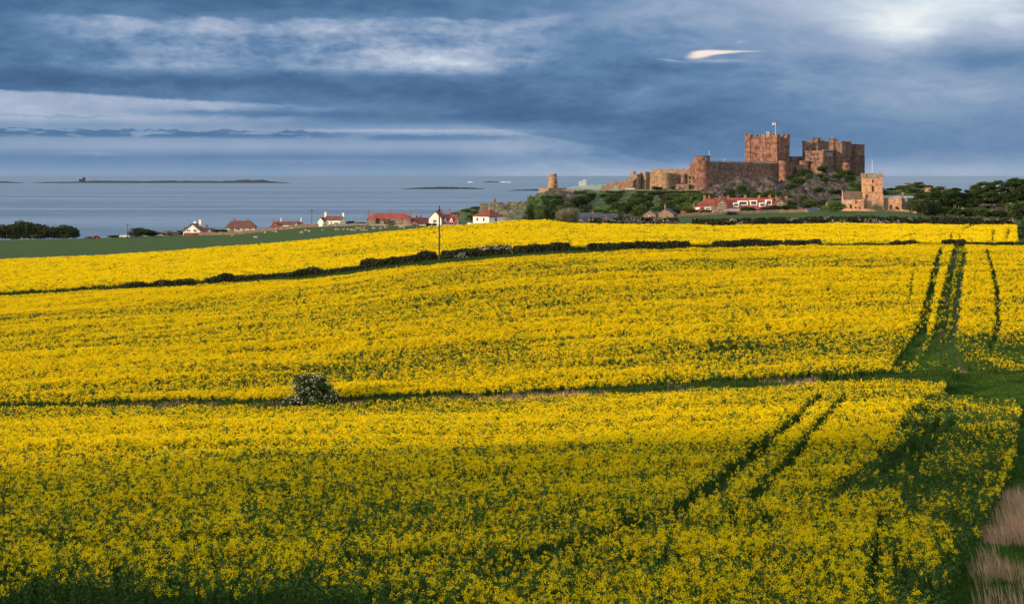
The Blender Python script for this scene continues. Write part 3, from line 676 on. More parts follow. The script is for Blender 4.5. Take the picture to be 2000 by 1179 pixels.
def grasses():
    r = np.random.default_rng(77)
    # right-hand margin
    x, y = rnd_sector(150000, 38, 130, r, 1.1); z = ground_z(x, y); u, v = uv_of(x, y, z); d, fl, ht = crop_density(x, y, z)
    k = (u > 1560) & (d < .02) & (y < 127) & ((y > 42) | (u > 1700)); x1, y1 = x[k], y[k]
    s = .55 + 1.1 * vnoise(x1 / 1.6, y1 / 2.2, 91, 3)**2
    s = s * np.where(y1 > 108, 1.15, 1.0)
    scatter_grass('margin_grass', x1, y1, s, [tuft(34, .42, .22, .012, 'grass_blade' if i < 2 else 'grass_dark', i, .6) for i in range(4)], 'lush green grass along the right margin of the fields', 'grass', 5)
    k = (u > 1540) & (y < 121) & (d > .001) & ((d < .5) | (poly_in(u, v, THIN_A)))
    scatter_grass('under_grass', x[k], y[k], .55 + .5 * vnoise(x[k] / 1.2, y[k] / 2, 95, 2), [tuft(20, .45, .22, .014, 'grass_dark', 60 + i, .4) for i in range(3)], 'sparse green undergrowth between the thin rapeseed plants', 'grass', 15)
    # dry grass, bottom right
    u1, v1 = uv_of(x1, y1, ground_z(x1, y1)); nz = vnoise(x1 / 2.2, y1 / 3.0, 92, 2)
    core = np.clip(1.25 - np.hypot((u1 - 2012) / 68, (v1 - 1040) / 66), 0, 1); k = (u1 > 1915) & (v1 > 860) & (v1 < 1300) & (np.random.default_rng(9).random(len(u1)) < core * .6 + .40 * smooth((nz - .50) / .10) * (v1 > 1030)) & ~((np.hypot((u1 - 1985) / 40, (v1 - 1105) / 28) < 1)); x2, y2 = x1[k], y1[k]
    scatter_grass('dry_grass', x2, y2, np.random.default_rng(3).uniform(.6, 1.15, len(x2)), [tuft(14, .95, .22, .009, 'dry_blade', 10 + i, .25, (-.22, -.05)) for i in range(3)],
                  'tall pale dry grass at the lower right corner', 'grass', 6, pick=1)
    # strip between the lower fields: green and dry patches
    x, y = rnd_sector(26000, 116, 125, r); z = ground_z(x, y); d, fl, ht = crop_density(x, y, z); u, v = uv_of(x, y, z)
    k = (d < .02) & (u < 1860); x3, y3, u3 = x[k], y[k], u[k]; nz = vnoise(x3 / 5, y3 / 9, 93, 3)
    g = nz < .60
    scatter_grass('strip_grass', x3[g], y3[g], np.random.default_rng(4).uniform(.8, 1.5, g.sum()), [tuft(22, .55, .3, .025, 'grass_dark', 20 + i, .5) for i in range(3)], 'rough green grass in the narrow strip between the lower fields', 'grass', 7)
    g = (nz > np.where(u3 < 560, .36, .50)) & (np.random.default_rng(8).random(len(nz)) < np.where(u3 < 560, .26, .20)) & (u3 < 1600)
    scatter_grass('strip_dry_grass', x3[g], y3[g], np.random.default_rng(4).uniform(.7, 1.25, g.sum()), [tuft(16, .75, .25, .022, 'dry_dull', 30 + i, .35) for i in range(3)], 'pinkish dry grass tufts in the strip between the lower fields', 'grass', 8)
    # green corner of the middle field and its wheel tracks
    x, y = rnd_sector(60000, 123, 200, r); z = ground_z(x, y); u, v = uv_of(x, y, z); d, fl, ht = crop_density(x, y, z)
    k = (u > 1735) & (((v > 690) & (r.random(len(x)) < .9)) | ((d < .3) & (r.random(len(x)) < .45))) & (seg_dist(u, v, TRACKS[2]) > 1.0)
    scatter_grass('corner_grass', x[k], y[k], .6 + .7 * vnoise(x[k] / 2, y[k] / 3, 96, 2), [tuft(20, .5, .3, .02, 'grass_blade' if i else 'grass_dark', 70 + i, .5) for i in range(3)], 'green grass and weeds in the thin right corner of the middle field', 'grass', 16)
    # strip below the long hedge, far margin of the upper field
    x, y = rnd_sector(90000, 217, 240, r); z = ground_z(x, y); d, fl, ht = crop_density(x, y, z); k = d < .02
    scatter_grass('hedge_grass', x[k], y[k], np.random.default_rng(4).uniform(.7, 1.3, k.sum()), [tuft(18, .5, .5, .05, 'grass_dark', 40 + i, .6) for i in range(3)], 'dark green grass strip under the long hedge', 'grass', 9)
    x, y = rnd_sector(9000, 362, 366, r); u = 1000 + F * x / y; k = u < 420
    scatter_grass('edge_grass', x[k], y[k], np.random.default_rng(4).uniform(.6, 1.5, k.sum()), [tuft(16, .9, .5, .05, 'dry_blade', 50 + i, .3) for i in range(3)], 'pale dry grass line between the upper field and the pasture', 'grass', 10)
grasses()

# ------------------------------------------------------------------ foliage
def leaves(lobes, n, size, seed, shell=.55, flat=1.0):
    r = np.random.default_rng(seed); vol = np.array([l[3] * l[4] * l[5] for l in lobes])**.67; k = (n * vol / vol.sum()).astype(int) + 1; Q = []
    for l, m in zip(lobes, k):
        d = r.normal(size=(m, 3)); d /= np.linalg.norm(d, axis=1)[:, None]; rad = r.uniform(shell, 1.0, m)**.8
        lump = 1 + .22 * np.sin(d[:, 0] * 5 + seed) * np.sin(d[:, 1] * 6 + 2) + .15 * np.sin(d[:, 2] * 9 + seed)
        C = np.array(l[:3]) + d * (rad * lump)[:, None] * np.array(l[3:6]); Q.append(rand_quads(C, size, r))
    return np.concatenate(Q)
def round_lobes(w, h, z0, n, seed, flat=.8):
    """clumps filling a crown w wide and h tall above z0"""
    r = np.random.default_rng(seed); L = []
    for i in range(n):
        a = r.uniform(0, 6.28); q = math.sqrt(r.random()) * .60; zz = r.uniform(.18, .80); k = math.sqrt(max(.15, 1 - (2 * zz - 1)**2 * .75))
        s = r.uniform(.20, .32); L.append((math.cos(a) * q * w / 2 * k * 1.1, math.sin(a) * q * w / 2 * k * 1.1, z0 + h * zz, w * s, w * s, h * s * flat * 1.1))
    return L
def trunk_mb(h, r0, w, seed, limbs=5, zsplit=.35):
    r = random.Random(seed); m = MB(); bend = r.uniform(-.06, .06) * h
    m.tube([(0, 0, -.4), (bend * .3, 0, h * zsplit * .5), (bend, 0, h * zsplit), (bend * 1.3, 0, h * .8)], [r0 * 1.25, r0, r0 * .8, r0 * .25])
    for i in range(limbs):
        a = i * 6.28 / limbs + r.uniform(-.4, .4); z0 = h * (zsplit + r.uniform(-.08, .12)); e = w * .33 * r.uniform(.7, 1.1)
        m.tube([(bend * .9, 0, z0), (bend + math.cos(a) * e * .5, math.sin(a) * e * .5, z0 + h * .2), (bend + math.cos(a) * e, math.sin(a) * e, z0 + h * .38)], [r0 * .5, r0 * .35, r0 * .12], 5)
    return m
def tree(name, label, cat, w, h, z0f, mat, seed, nleaf, lsize, nl=12, group=None, loc=None, rz=0, limbs=5, lobes=None, trunk=True):
    t = empty(name, loc or (0, 0, 0), rz); tag(t, label, cat, group)
    L = lobes or round_lobes(w, h * (1 - z0f), h * z0f, nl, seed)
    quads_obj('crown', leaves(L, nleaf, lsize, seed), mat, t)
    if trunk: trunk_mb(h, max(.12, h * .028), w, seed, limbs).build('trunk', 'bark', t)
    return t
def at(o, u, d, dz=0.0):
    g = G(u, d); o.location = (g.x, g.y, g.z + dz); return o

# hawthorn in the strip between the lower fields
def hawthorn():
    g = G(609, 121.5); t = empty('hawthorn_bush', (g.x, g.y, g.z - .1)); t.scale = (1.42, 1.35, 1.32); tag(t, 'round hawthorn bush speckled with white blossom in the strip between fields', 'bush')
    r = np.random.default_rng(5); L = []
    for i in range(26):
        a = r.uniform(0, 6.28); zz = r.uniform(.1, .85); q = math.sqrt(r.random()) * 1.35 * math.sqrt(max(.06, 1 - zz**2 * 1.05)); s = r.uniform(.30, .60)
        L.append((q * math.cos(a), q * math.sin(a) * .9, .25 + 2.3 * zz, s * 1.15, s * 1.15, s * .8))
    quads_obj('crown', leaves(L, 9000, .085, 3, .4), 'leaf_mid', t)
    B = leaves([(x, y, z, a * 1.04, b * 1.04, c * 1.06) for x, y, z, a, b, c in L], 2600, .085, 9, .96)
    cen = B.mean(1); k = vnoise(cen[:, 0] * 3.4 + 40, cen[:, 2] * 5 + cen[:, 1] * 3 + 40, 4, 2) > .50; quads_obj('blossom', B[k], 'blossom', t)
    trunk_mb(2.4, .10, 2.6, 3, 7, .2).build('trunk', 'bark', t)
hawthorn()
def bush(name, label, u, d, w, h, mat, seed, n=1200, ls=.12, group=None, cat='bush', nl=7, dz=0.0):
    t = empty(name); at(t, u, d, dz); tag(t, label, cat, group)
    quads_obj('foliage', leaves(round_lobes(w, h, -.05 * h, nl, seed, 1.0), n, ls, seed, .4), mat, t)
    r = random.Random(seed)
    for i in range(5):
        m = MB(); a = r.uniform(0, 6.28); m.tube([(0, 0, -.2), (math.cos(a) * w * .12, math.sin(a) * w * .12, h * .4), (math.cos(a) * w * .25, math.sin(a) * w * .25, h * .75)], [.05 * h * .5, .03 * h * .5, .012 * h * .5], 5); m.build('stem', 'bark', t)
    return t
bush('small_bush', 'small dark green bush in the grass strip right of the hawthorn', 726, 120.5, 1.0, 1.35, 'leaf_mid', 12, 1400, .07)
bush('small_bush', 'loose green bush at the track end of the middle field', 1672, 124.5, 1.7, 1.25, 'leaf_mid', 13, 1500, .08)

# ------------------------------------------------------------------ hedges
def hedge(label, path, hgt, wid, n, ls, seed, mat='leaf_hedge', bloom=0.0, group='hedges between the fields', gaps=.0, name='hedge'):
    r = np.random.default_rng(seed); pts = [G(u, d) for u, d in path]
    L = [0]
    for a, b in zip(pts[:-1], pts[1:]): L.append(L[-1] + math.hypot(b.x - a.x, b.y - a.y))
    mid = pts[len(pts) // 2]; t = empty(name, mid); tag(t, label, 'hedge', group)
    s = r.uniform(0, L[-1], n); px = np.interp(s, L, [p.x for p in pts]); py = np.interp(s, L, [p.y for p in pts]); pz = ground_z(px, py)
    H = hgt * (.80 + .36 * vnoise(s / 1.8, s * 0 + seed, seed, 4)) * smooth(np.minimum(s, L[-1] - s) / .8 + .6)
    if gaps: H = H * (1 - gaps * smooth((vnoise(s / 6, s * 0 + 3.3, seed + 5, 2) - .5) / .15))
    q = r.uniform(0, 1, n)**.7; ang = r.uniform(-1, 1, n); C = np.stack([px, py + ang * wid * .5 * np.sqrt(np.clip(1.1 - q**3, 0, 1)), pz + q * H], 1)
    C += r.normal(size=C.shape) * ls * .5
    Q = rand_quads(C, ls, r) - np.array(mid)
    quads_obj('foliage', Q, mat, t)
    if bloom:
        k = (vnoise(s / 2.5, q * 2 + 9, seed + 2, 3) > (1 - bloom * 1.15)) & (q > .25) & (ang < .4) & (r.random(n) < .42); C2 = C[k]; C2[:, 1] -= wid * .2
        if k.sum() > 4: quads_obj('blossom', rand_quads(C2, ls * .62, r) - np.array(mid), 'blossom', t)
    k = min(14, int(L[-1] / 2.2))
    for i in range(k):
        ss = (i + .5 + r.uniform(-.3, .3)) * L[-1] / k; x, y = np.interp(ss, L, [p.x for p in pts]), np.interp(ss, L, [p.y for p in pts]); z = gz(x, y); hh = hgt * .7; m = MB()
        m.tube([(x - mid.x, y - mid.y - wid * .1, z - mid.z - .3), (x - mid.x + r.uniform(-.2, .2), y - mid.y - wid * .1, z - mid.z + hh * .5), (x - mid.x + r.uniform(-.5, .5), y - mid.y, z - mid.z + hh)], [.09, .06, .03], 4); m.build('stem', 'bark', t)
    return t
D2 = 235.5
hedge('low gappy hedge at the far left end of the long hedge line', [(128, D2), (200, D2), (300, D2), (395, D2)], 1.5, 1.1, 6500, .17, 3, gaps=.7)
hedge('thin dark hedge climbing the slope left of the pole', [(400, D2), (500, D2), (600, D2), (700, D2)], 1.75, 1.4, 11500, .18, 4, gaps=.35)
hedge('thick dark hedge just left of the tall pole', [(703, D2), (780, D2), (852, D2)], 1.95, 1.6, 8500, .19, 5, gaps=.1)
hedge('dark clipped hedge running right from the tall pole with white blossom', [(862, D2), (930, D2), (1000, D2)], 1.9, 1.6, 8500, .19, 6, bloom=.30)
hedge('straight clipped hedge left of the gap in the hedge line', [(1003, D2), (1060, D2), (1114, D2)], 1.75, 1.4, 6500, .19, 7, bloom=.24)
hedge('straight clipped hedge right of the gap in the hedge line', [(1146, D2), (1240, D2), (1346, D2)], 1.75, 1.4, 9500, .19, 8)
hedge('dense clipped hedge below the red roofed terrace', [(1390, D2), (1460, D2), (1529, D2)], 1.6, 1.4, 7500, .19, 9)
hedge('short low hedge at the right end of the clipped hedges', [(1531, D2), (1566, D2), (1603, D2)], 1.5, 1.2, 3600, .19, 10)
hedge('low hedge at the right edge of the middle field', [(1944, 237), (1975, 238), (2010, 238)], 1.0, 1.2, 3500, .19, 14, bloom=.3)
D3 = 370
hedge('tall blossoming hedge along the top of the upper field, by the grey roofs', [(1150, D3), (1240, D3), (1326, D3)], 2.7, 2.2, 7500, .30, 15, bloom=.42)
hedge('tall dark hedge behind the upper field below the terrace', [(1352, D3), (1480, D3), (1618, D3)], 2.6, 2.2, 11000, .30, 16, bloom=.33)
hedge('tall dark hedge behind the upper field below the church', [(1622, D3), (1720, D3), (1790, D3)], 2.7, 2.2, 8000, .30, 17, bloom=.38)
hedge('tall square cut hedge behind the upper field below the right hand trees', [(1793, D3), (1880, D3), (1983, D3)], 2.7, 2.2, 9000, .30, 18, bloom=.25)
hedge('low hedge at the foot of the pale round tree', [(1064, 366), (1110, 368), (1140, 369)], 1.5, 1.5, 2600, .28, 19)
hedge('dark hedge closing the right end of the upper field', [(1992, 300), (1998, 330), (2000, 365)], 2.6, 2.5, 4500, .26, 20, mat='leaf_mid')
# windswept thorn bushes on the hedge line
def thorn(u, w, h, label, seed):
    t = empty('thorn_bush'); at(t, u, 236); tag(t, label, 'bush', 'windswept thorn bushes on the hedge line')
    r = np.random.default_rng(seed); L = [((i / 6 - .5) * w * .8, r.uniform(-.3, .3), h * r.uniform(.58, .78), w * .16, .6, h * .24) for i in range(7)]
    quads_obj('foliage', leaves(L, 1900, .15, seed, .3), 'leaf_hedge', t)
    for i in range(3):
        m = MB(); x = (i - 1) * w * .2; m.tube([(x, 0, -.2), (x - .1, 0, h * .35), (x + .25, 0, h * .65)], [.10, .07, .04], 5); m.build('trunk', 'bark', t)
thorn(1767, 4.6, 1.75, 'lone low windswept thorn bush above the tracks', 31)
thorn(1862, 3.8, 1.75, 'windswept thorn bush where the wheel tracks meet the hedge line', 32)
thorn(1905, 4.6, 1.35, 'low thorn bush just right of where the tracks meet the hedge line', 33)

# ------------------------------------------------------------------ buildings
class Bld:
    """a building in its own frame: x and z in photo pixels at distance d, y in metres (negative = towards the camera)"""
    def __init__(s, name, label, cat, u, v, d, yaw=0.0, group=None):
        s.s = d / F; s.root = empty(name, P(u, v, d), R(yaw)); tag(s.root, label, cat, group); s.parts = {}
    def mb(s, name, mat): return s.parts.setdefault((name, mat), MB())
    def new(s, name, mat):
        m = MB(); s.parts[(name, mat, len(s.parts))] = m; return m
    def wall(s, x0, x1, y0, y1, z0, z1, mat, name='wall', new=False):
        k = s.s; (s.new if new else s.mb)(name, mat).box(x0 * k, x1 * k, y0, y1, z0 * k - (2.0 if z0 == 0 else 0), z1 * k)
    def gable_wall(s, x0, x1, y0, y1, z0, ze, zr, mat, axis='x'):
        k = s.s; x0, x1, z0, ze, zr = x0 * k, x1 * k, z0 * k - (2.0 if z0 == 0 else 0), ze * k, zr * k; m = s.mb('wall', mat)
        if axis == 'x':
            ym = (y0 + y1) / 2; sec = [(y0, z0), (y1, z0), (y1, ze), (ym, zr), (y0, ze)]
            pts = [(x0, *p) for p in sec] + [(x1, *p) for p in sec]
            m.poly(pts, [(4, 3, 2, 1, 0), (5, 6, 7, 8, 9), (0, 1, 6, 5), (1, 2, 7, 6), (2, 3, 8, 7), (3, 4, 9, 8), (4, 0, 5, 9)])
        else:
            xm = (x0 + x1) / 2; sec = [(x0, z0), (x1, z0), (x1, ze), (xm, zr), (x0, ze)]
            pts = [(p[0], y0, p[1]) for p in sec] + [(p[0], y1, p[1]) for p in sec]
            m.poly(pts, [(0, 1, 2, 3, 4), (9, 8, 7, 6, 5), (0, 5, 6, 1), (1, 6, 7, 2), (2, 7, 8, 3), (3, 8, 9, 4), (4, 9, 5, 0)])
    def sheet(s, pts, t, mat, name='roof'):
        n = len(pts); s.mb(name, mat).poly(list(pts) + [(p[0], p[1], p[2] + t) for p in pts], [tuple(range(n))[::-1], tuple(range(n, 2 * n))] + [(i, (i + 1) % n, (i + 1) % n + n, i + n) for i in range(n)])
    def gable_roof(s, x0, x1, y0, y1, ze, zr, mat, axis='x', ov=.35, t=.18):
        k = s.s; x0, x1, ze, zr = x0 * k, x1 * k, ze * k + .02, zr * k + .02
        if axis == 'x':
            ym = (y0 + y1) / 2; q = ov * (zr - ze) / (ym - y0); x0 -= ov * .6; x1 += ov * .6
            s.sheet([(x0, y0 - ov, ze - q), (x1, y0 - ov, ze - q), (x1, ym, zr), (x0, ym, zr)], t, mat)
            s.sheet([(x0, ym + .001, zr), (x1, ym + .001, zr), (x1, y1 + ov, ze - q), (x0, y1 + ov, ze - q)], t, mat)
        else:
            xm = (x0 + x1) / 2; q = ov * (zr - ze) / (xm - x0); y0 -= ov * .6; y1 += ov * .6
            s.sheet([(x0 - ov, y0, ze - q), (xm, y0, zr), (xm, y1, zr), (x0 - ov, y1, ze - q)], t, mat)
            s.sheet([(xm + .001, y0, zr), (x1 + ov, y0, ze - q), (x1 + ov, y1, ze - q), (xm + .001, y1, zr)], t, mat)
    def hip_roof(s, x0, x1, y0, y1, ze, zr, mat, inset=None, ov=.4, li=True, ri=True):
        k = s.s; x0, x1, ze, zr = x0 * k - ov, x1 * k + ov, ze * k + .03, zr * k; y0 -= ov; y1 += ov; ym = (y0 + y1) / 2
        i = (y1 - y0) / 2 if inset is None else inset * k
        a, b = (x0 + (i if li else 0), ym, zr), (x1 - (i if ri else 0), ym, zr)
        s.mb('roof', mat).poly([(x0, y0, ze), (x1, y0, ze), (x1, y1, ze), (x0, y1, ze), a, b, (x0, y0, ze - .15), (x1, y0, ze - .15), (x1, y1, ze - .15), (x0, y1, ze - .15)],
            [(0, 1, 5, 4), (1, 2, 5), (2, 3, 4, 5), (3, 0, 4), (6, 9, 8, 7), (6, 7, 1, 0), (7, 8, 2, 1), (8, 9, 3, 2), (9, 6, 0, 3)])
    def chimney(s, x, y, z0, z1, w, mat, pots=2, potmat='red_pot', parent=None, wy=.7):
        k = s.s; m = MB(); x0, x1 = (x - w / 2) * k, (x + w / 2) * k
        m.box(x0, x1, y - wy / 2, y + wy / 2, z0 * k, z1 * k); m.box(x0 - .08, x1 + .08, y - wy / 2 - .08, y + wy / 2 + .08, z1 * k + .003, z1 * k + .18)
        c = m.build('chimney', mat, s.root)
        for i in range(pots):
            px = x0 + (x1 - x0) * (i + .5) / pots; MB().cyl(px, y, z1 * k + .18, z1 * k + .62, .16, .13, 8).build('chimney_pot', potmat, c)
    def window(s, x, z, w, h, y=None, side='front', frame='white_paint', mull=1, glass='glass', arch=False, bar=.10):
        """centre x, bottom z, in pixels; side front/left (then x is metres along y)"""
        k = s.s; W, H, z0 = w * k, h * k, z * k; m = MB(); g = MB()
        def bx(mb, a0, a1, b0, b1, e0, e1):
            if side == 'front': mb.box(x * k + a0, x * k + a1, y - e1, y - e0, z0 + b0, z0 + b1)
            elif side == 'left': mb.box(y - e1, y - e0, x - a1, x - a0, z0 + b0, z0 + b1)
            else: mb.box(y + e0, y + e1, x + a0, x + a1, z0 + b0, z0 + b1)
        a = W / 2; b = min(bar, W * .22)
        bx(m, -a, -a + b, 0, H, 0.003, .10); bx(m, a - b, a, 0, H, 0.003, .10); bx(m, -a + b, a - b, 0, b, 0.003, .10); bx(m, -a + b, a - b, H - b, H, .003, .10)
        for i in range(mull):
            c = -a + W * (i + 1) / (mull + 1); bx(m, c - b * .3, c + b * .3, b, H - b, .003, .08)
        bx(g, -a + b, a - b, b, H - b, .003, .03)
        f = m.build('window', frame, s.root); g.build('pane', glass, f); return f
    def door(s, x, w, h, y, mat='dark_opening', z=0):
        k = s.s; MB().box((x - w / 2) * k, (x + w / 2) * k, y - .06, y - .003, z * k, (z + h) * k).build('door', mat, s.root)
    def done(s):
        for key, m in s.parts.items(): m.build(key[0], key[1], s.root)
        return s.root

# --- houses along the coast, left to right
b = Bld('white_house', 'white gabled house with teal bargeboards and red brick base, leftmost of the coast houses', 'house', 385, 460, 700, -8)
b.gable_wall(-22, 13, -4, 4, 0, 9, 23, 'render_white', 'y'); b.gable_roof(-22, 13, -4, 4, 9, 23, 'tile_brown', 'y', ov=.45)
b.wall(-19, 8, -5.2, -4.003, 0, 6, 'tile_maroon', 'porch'); b.gable_wall(13, 24, -3, 4, 0, 6, 14, 'render_white'); b.gable_roof(13, 24, -3, 4, 6, 14, 'tile_brown')
b.wall(-22, -14, -3.5, 4, 9, 17, 'tile_brown', 'roof')
k = b.s
for sg in (-1, 1):
    b.sheet([(-4.5 * k, -4.75, 23.6 * k), (-4.5 * k, -4.6, 23.6 * k), ((-4.5 + sg * 19) * k, -4.6, 8 * k), ((-4.5 + sg * 19) * k, -4.75, 8 * k)], .30, 'teal_paint', 'bargeboard')
for x, w in ((-13.5, 4), (-9, 3), (1.5, 7)): b.window(x, 7.5, w, 5, -4, mull=2 if w > 5 else 1)
b.chimney(-6, 1, 18, 27, 4, 'render_white'); b.chimney(4, 1.5, 18, 30, 4, 'render_white'); b.window(18, 3, 4, 4, -3); b.done()
b = Bld('small_house', 'small dark stone house with slate roof tucked behind the teal trimmed house', 'house', 409, 459, 730, 10)
b.gable_wall(-9, 10, -3, 3, 0, 7, 13, 'brown_stone'); b.gable_roof(-9, 10, -3, 3, 7, 13, 'slate'); b.chimney(-5, 0, 10, 19, 6, 'brown_stone'); b.window(-3, 2, 3, 4, -3); b.window(4, 2, 3, 4, -3); b.done()
b = Bld('hipped_house', 'cream house with broad brown hipped roof and four upper windows', 'house', 470, 457, 700, 6)
b.wall(-27, 29, -4.5, 4.5, 0, 13, 'render_cream'); b.hip_roof(-28, 30, -4.5, 4.5, 13, 26, 'tile_brown', inset=12)
for x in (-17, -6, 7, 19): b.window(x, 8, 4.5, 4.5, -4.5, mull=1); b.window(x + 1, 1, 4.5, 3.6, -4.5, mull=1) if x > 0 else b.wall(x + 2.6, x + 5, -4.62, -4.503, 7.5, 13, 'tile_maroon', 'shutter', True)
b.chimney(-12, 0, 24, 30.5, 2.4, 'brick', 1); b.chimney(14, 0, 24, 29, 2.4, 'brick', 1)
b.window(0, 8, 3, 4.5, -4.5 - 3.5, side='left') if False else None; b.done()
b = Bld('long_bungalow', 'low brown roofed bungalow with a pale green gable at its right end', 'house', 560, 449, 700, -6)
b.gable_wall(-27, 29, -3, 4.5, 0, 7, 16, 'render_cream'); b.gable_roof(-27, 29, -3, 4.5, 7, 16, 'tile_brown')
b.gable_wall(-29, -8, -5, 0, 0, 5, 14, 'brown_stone', 'y'); b.gable_roof(-29, -8, -5, 0, 5, 14, 'tile_maroon', 'y')
b.gable_wall(15, 30, -4, 0, 0, 6, 15, 'render_green', 'y'); b.gable_roof(15, 30, -4, 0, 6, 15, 'tile_brown', 'y')
b.sheet([(-24 * k, -5.8, 1.2), (-7 * k, -5.8, 1.2), (-7 * k, -5.003, 2.1), (-24 * k, -5.003, 2.1)], .1, 'tile_maroon')
b.wall(-23, -8, -5.6, -5.003, 0, 3.6, 'white_paint', 'porch'); b.window(3, 4, 12, 4.5, -3.9, mull=3); b.wall(-4, 10, -3.85, -2.5, 3.5, 9, 'white_paint', 'dormer'); b.window(22, 4, 4, 4.5, -4)
b.chimney(-28, .8, 8, 20, 2, 'brick', 1); b.chimney(-12, .8, 13, 23, 2.4, 'render_cream', 1); b.chimney(28, .8, 12, 23, 2.6, 'render_cream', 1); b.done()
b = Bld('white_cottage', 'white cottage with dark brown roof and white chimneys at both ends', 'house', 650, 439, 700, -14)
b.gable_wall(-14, 22, -2.8, 2.8, 0, 9, 16.5, 'render_white'); b.gable_roof(-14, 22, -2.8, 2.8, 9, 16.5, 'tile_brown', ov=.25)
b.gable_wall(-25, -13, -4.2, 2.8, 0, 7, 14, 'render_white', 'y'); b.gable_roof(-25, -13, -4.2, 2.8, 7, 14, 'tile_brown', 'y', ov=.25)
b.wall(5, 20, -3.6, -2.8, 0, 7, 'render_white', 'porch'); b.window(13, 1.5, 10, 4, -3.6, mull=4); b.window(-6, 2.5, 5, 4, -2.8, mull=2); b.window(1, 1.5, 3, 5, -2.8)
b.chimney(-15, 0, 12, 24, 4, 'render_white', 2, 'iron'); b.chimney(22, 0, 12, 23, 3, 'render_white', 2, 'iron'); b.done()
b = Bld('red_roof_house', 'long brown stone house under a red tiled hipped roof with projecting wings', 'house', 761, 441, 700, -3)
b.wall(-40, 42, -3.5, 5, 0, 14, 'brown_stone'); b.hip_roof(-40, 42, -3.5, 5, 14, 25, 'tile_red', inset=14)
b.wall(-42, -24.5, -5.5, -3.503, 0, 14, 'brown_stone', 'wing', True); b.hip_roof(-42, -24.5, -5.5, 2.5, 14, 21, 'tile_red', inset=8)
b.wall(26, 43, -5.5, -3.503, 0, 14, 'brown_stone', 'wing', True); b.hip_roof(26, 43, -5.5, 2.5, 14, 21, 'tile_red', inset=8)
b.gable_wall(-17, -8, -5, -3, 0, 9, 14, 'brown_stone', 'y'); b.gable_roof(-17, -8, -5, -3, 9, 14, 'tile_red', 'y')
for x, w, z, yy in ((-33, 5, 7, -5.5), (-12.5, 5, 7, -5), (9, 8, 7, -3.5), (20, 6, 7, -3.5), (34, 5, 7, -5.5), (34, 7, 0, -5.5), (38, 3, 0, -5.5)): b.window(x, z, w, 6 if z else 3, yy, mull=2 if w > 5 else 1)
b.wall(4, 25, -4.6, -3.503, 0, 5, 'tile_red', 'lean_to')
b.chimney(-42, 0, 13, 27, 2.6, 'brick', 2); b.chimney(0, .8, 24, 30, 2.6, 'brick', 2); b.chimney(41, 0, 13, 27, 2.4, 'brick', 2); b.chimney(-18, -2, 14, 18, 2, 'brick', 1); b.done()
b = Bld('garden_shed', 'small hut with red pyramid roof right of the long red roofed house', 'shed', 809, 442, 690)
b.wall(-6, 6, -1.5, 1.5, 0, 3, 'brown_stone'); b.hip_roof(-7, 7, -1.6, 1.6, 3, 9, 'tile_red', inset=6.8); b.door(0, 3, 3, -1.5); b.done()
b = Bld('low_house', 'low house with plain red tiled roof between long stone house and cream gable', 'house', 823, 441, 705, 0)
b.gable_wall(-19, 19, -3, 3, 0, 5, 15, 'brown_stone'); b.gable_roof(-19, 19, -3, 3, 5, 15, 'tile_maroon'); b.chimney(-9, 0, 14, 19, 2.5, 'brick', 1); b.chimney(-1, .5, 13, 22, 3, 'brown_stone', 2); b.window(-4, 1, 4, 3, -3); b.window(9, 1, 4, 3, -3); b.done()
b = Bld('gabled_house', 'cream house with tall white front gable and maroon roof with two dormers, behind the pole', 'house', 867, 442, 680, -10)
b.gable_wall(-26, -1, -4.5, 4, 0, 16, 29, 'render_white', 'y'); b.gable_roof(-26, -1, -4.5, 4, 16, 29, 'tile_maroon', 'y')
b.gable_wall(-1, 27, -3, 4, 0, 6, 23, 'render_cream'); b.gable_roof(-1, 27, -3, 4, 6, 23, 'tile_maroon')
b.window(-14, 7.5, 7, 6, -4.5, mull=2); b.window(18, .5, 8, 4, -3, mull=2)
for x in (5, 17): b.gable_wall(x - 2.7, x + 2.7, -2.6, 0, 8, 13, 17, 'white_paint', 'y'); b.gable_roof(x - 2.7, x + 2.7, -2.6, 0, 13, 17, 'tile_maroon', 'y', ov=.15); b.window(x, 9.5, 3.6, 4, -2.6)
b.chimney(-5, 1, 22, 33, 3.4, 'brick', 2); b.chimney(11, .5, 21, 33, 3, 'brick', 2); b.wall(-18, -6, -6, -4.503, 0, 4.6, 'white_paint', 'conservatory'); b.done()
b = Bld('white_square_house', 'white square house with maroon hipped roof standing behind the yellow crest', 'house', 952, 446, 600, 0)
b.root.rotation_euler = (0, 0, R(-38))
b.wall(-19, 21, -4.6, 5.2, 0, 24, 'render_white'); b.hip_roof(-19, 21, -4.6, 5.2, 24, 37, 'tile_maroon', inset=17)
for x in (-8, 8): b.window(x, 15, 4, 6, -4.6, frame='tile_maroon'); 
b.window(0, 14, 7, 7.5, 21 * b.s, side='right', frame='white_paint', mull=1, bar=.08)
b.chimney(-4, 0, 34, 41, 5, 'tile_red', 2); b.chimney(8, 2, 34, 42, 2.5, 'brick', 1); b.wall(-26, -19, -6.5, -2, 0, 11, 'render_white', 'lean_to'); b.done()
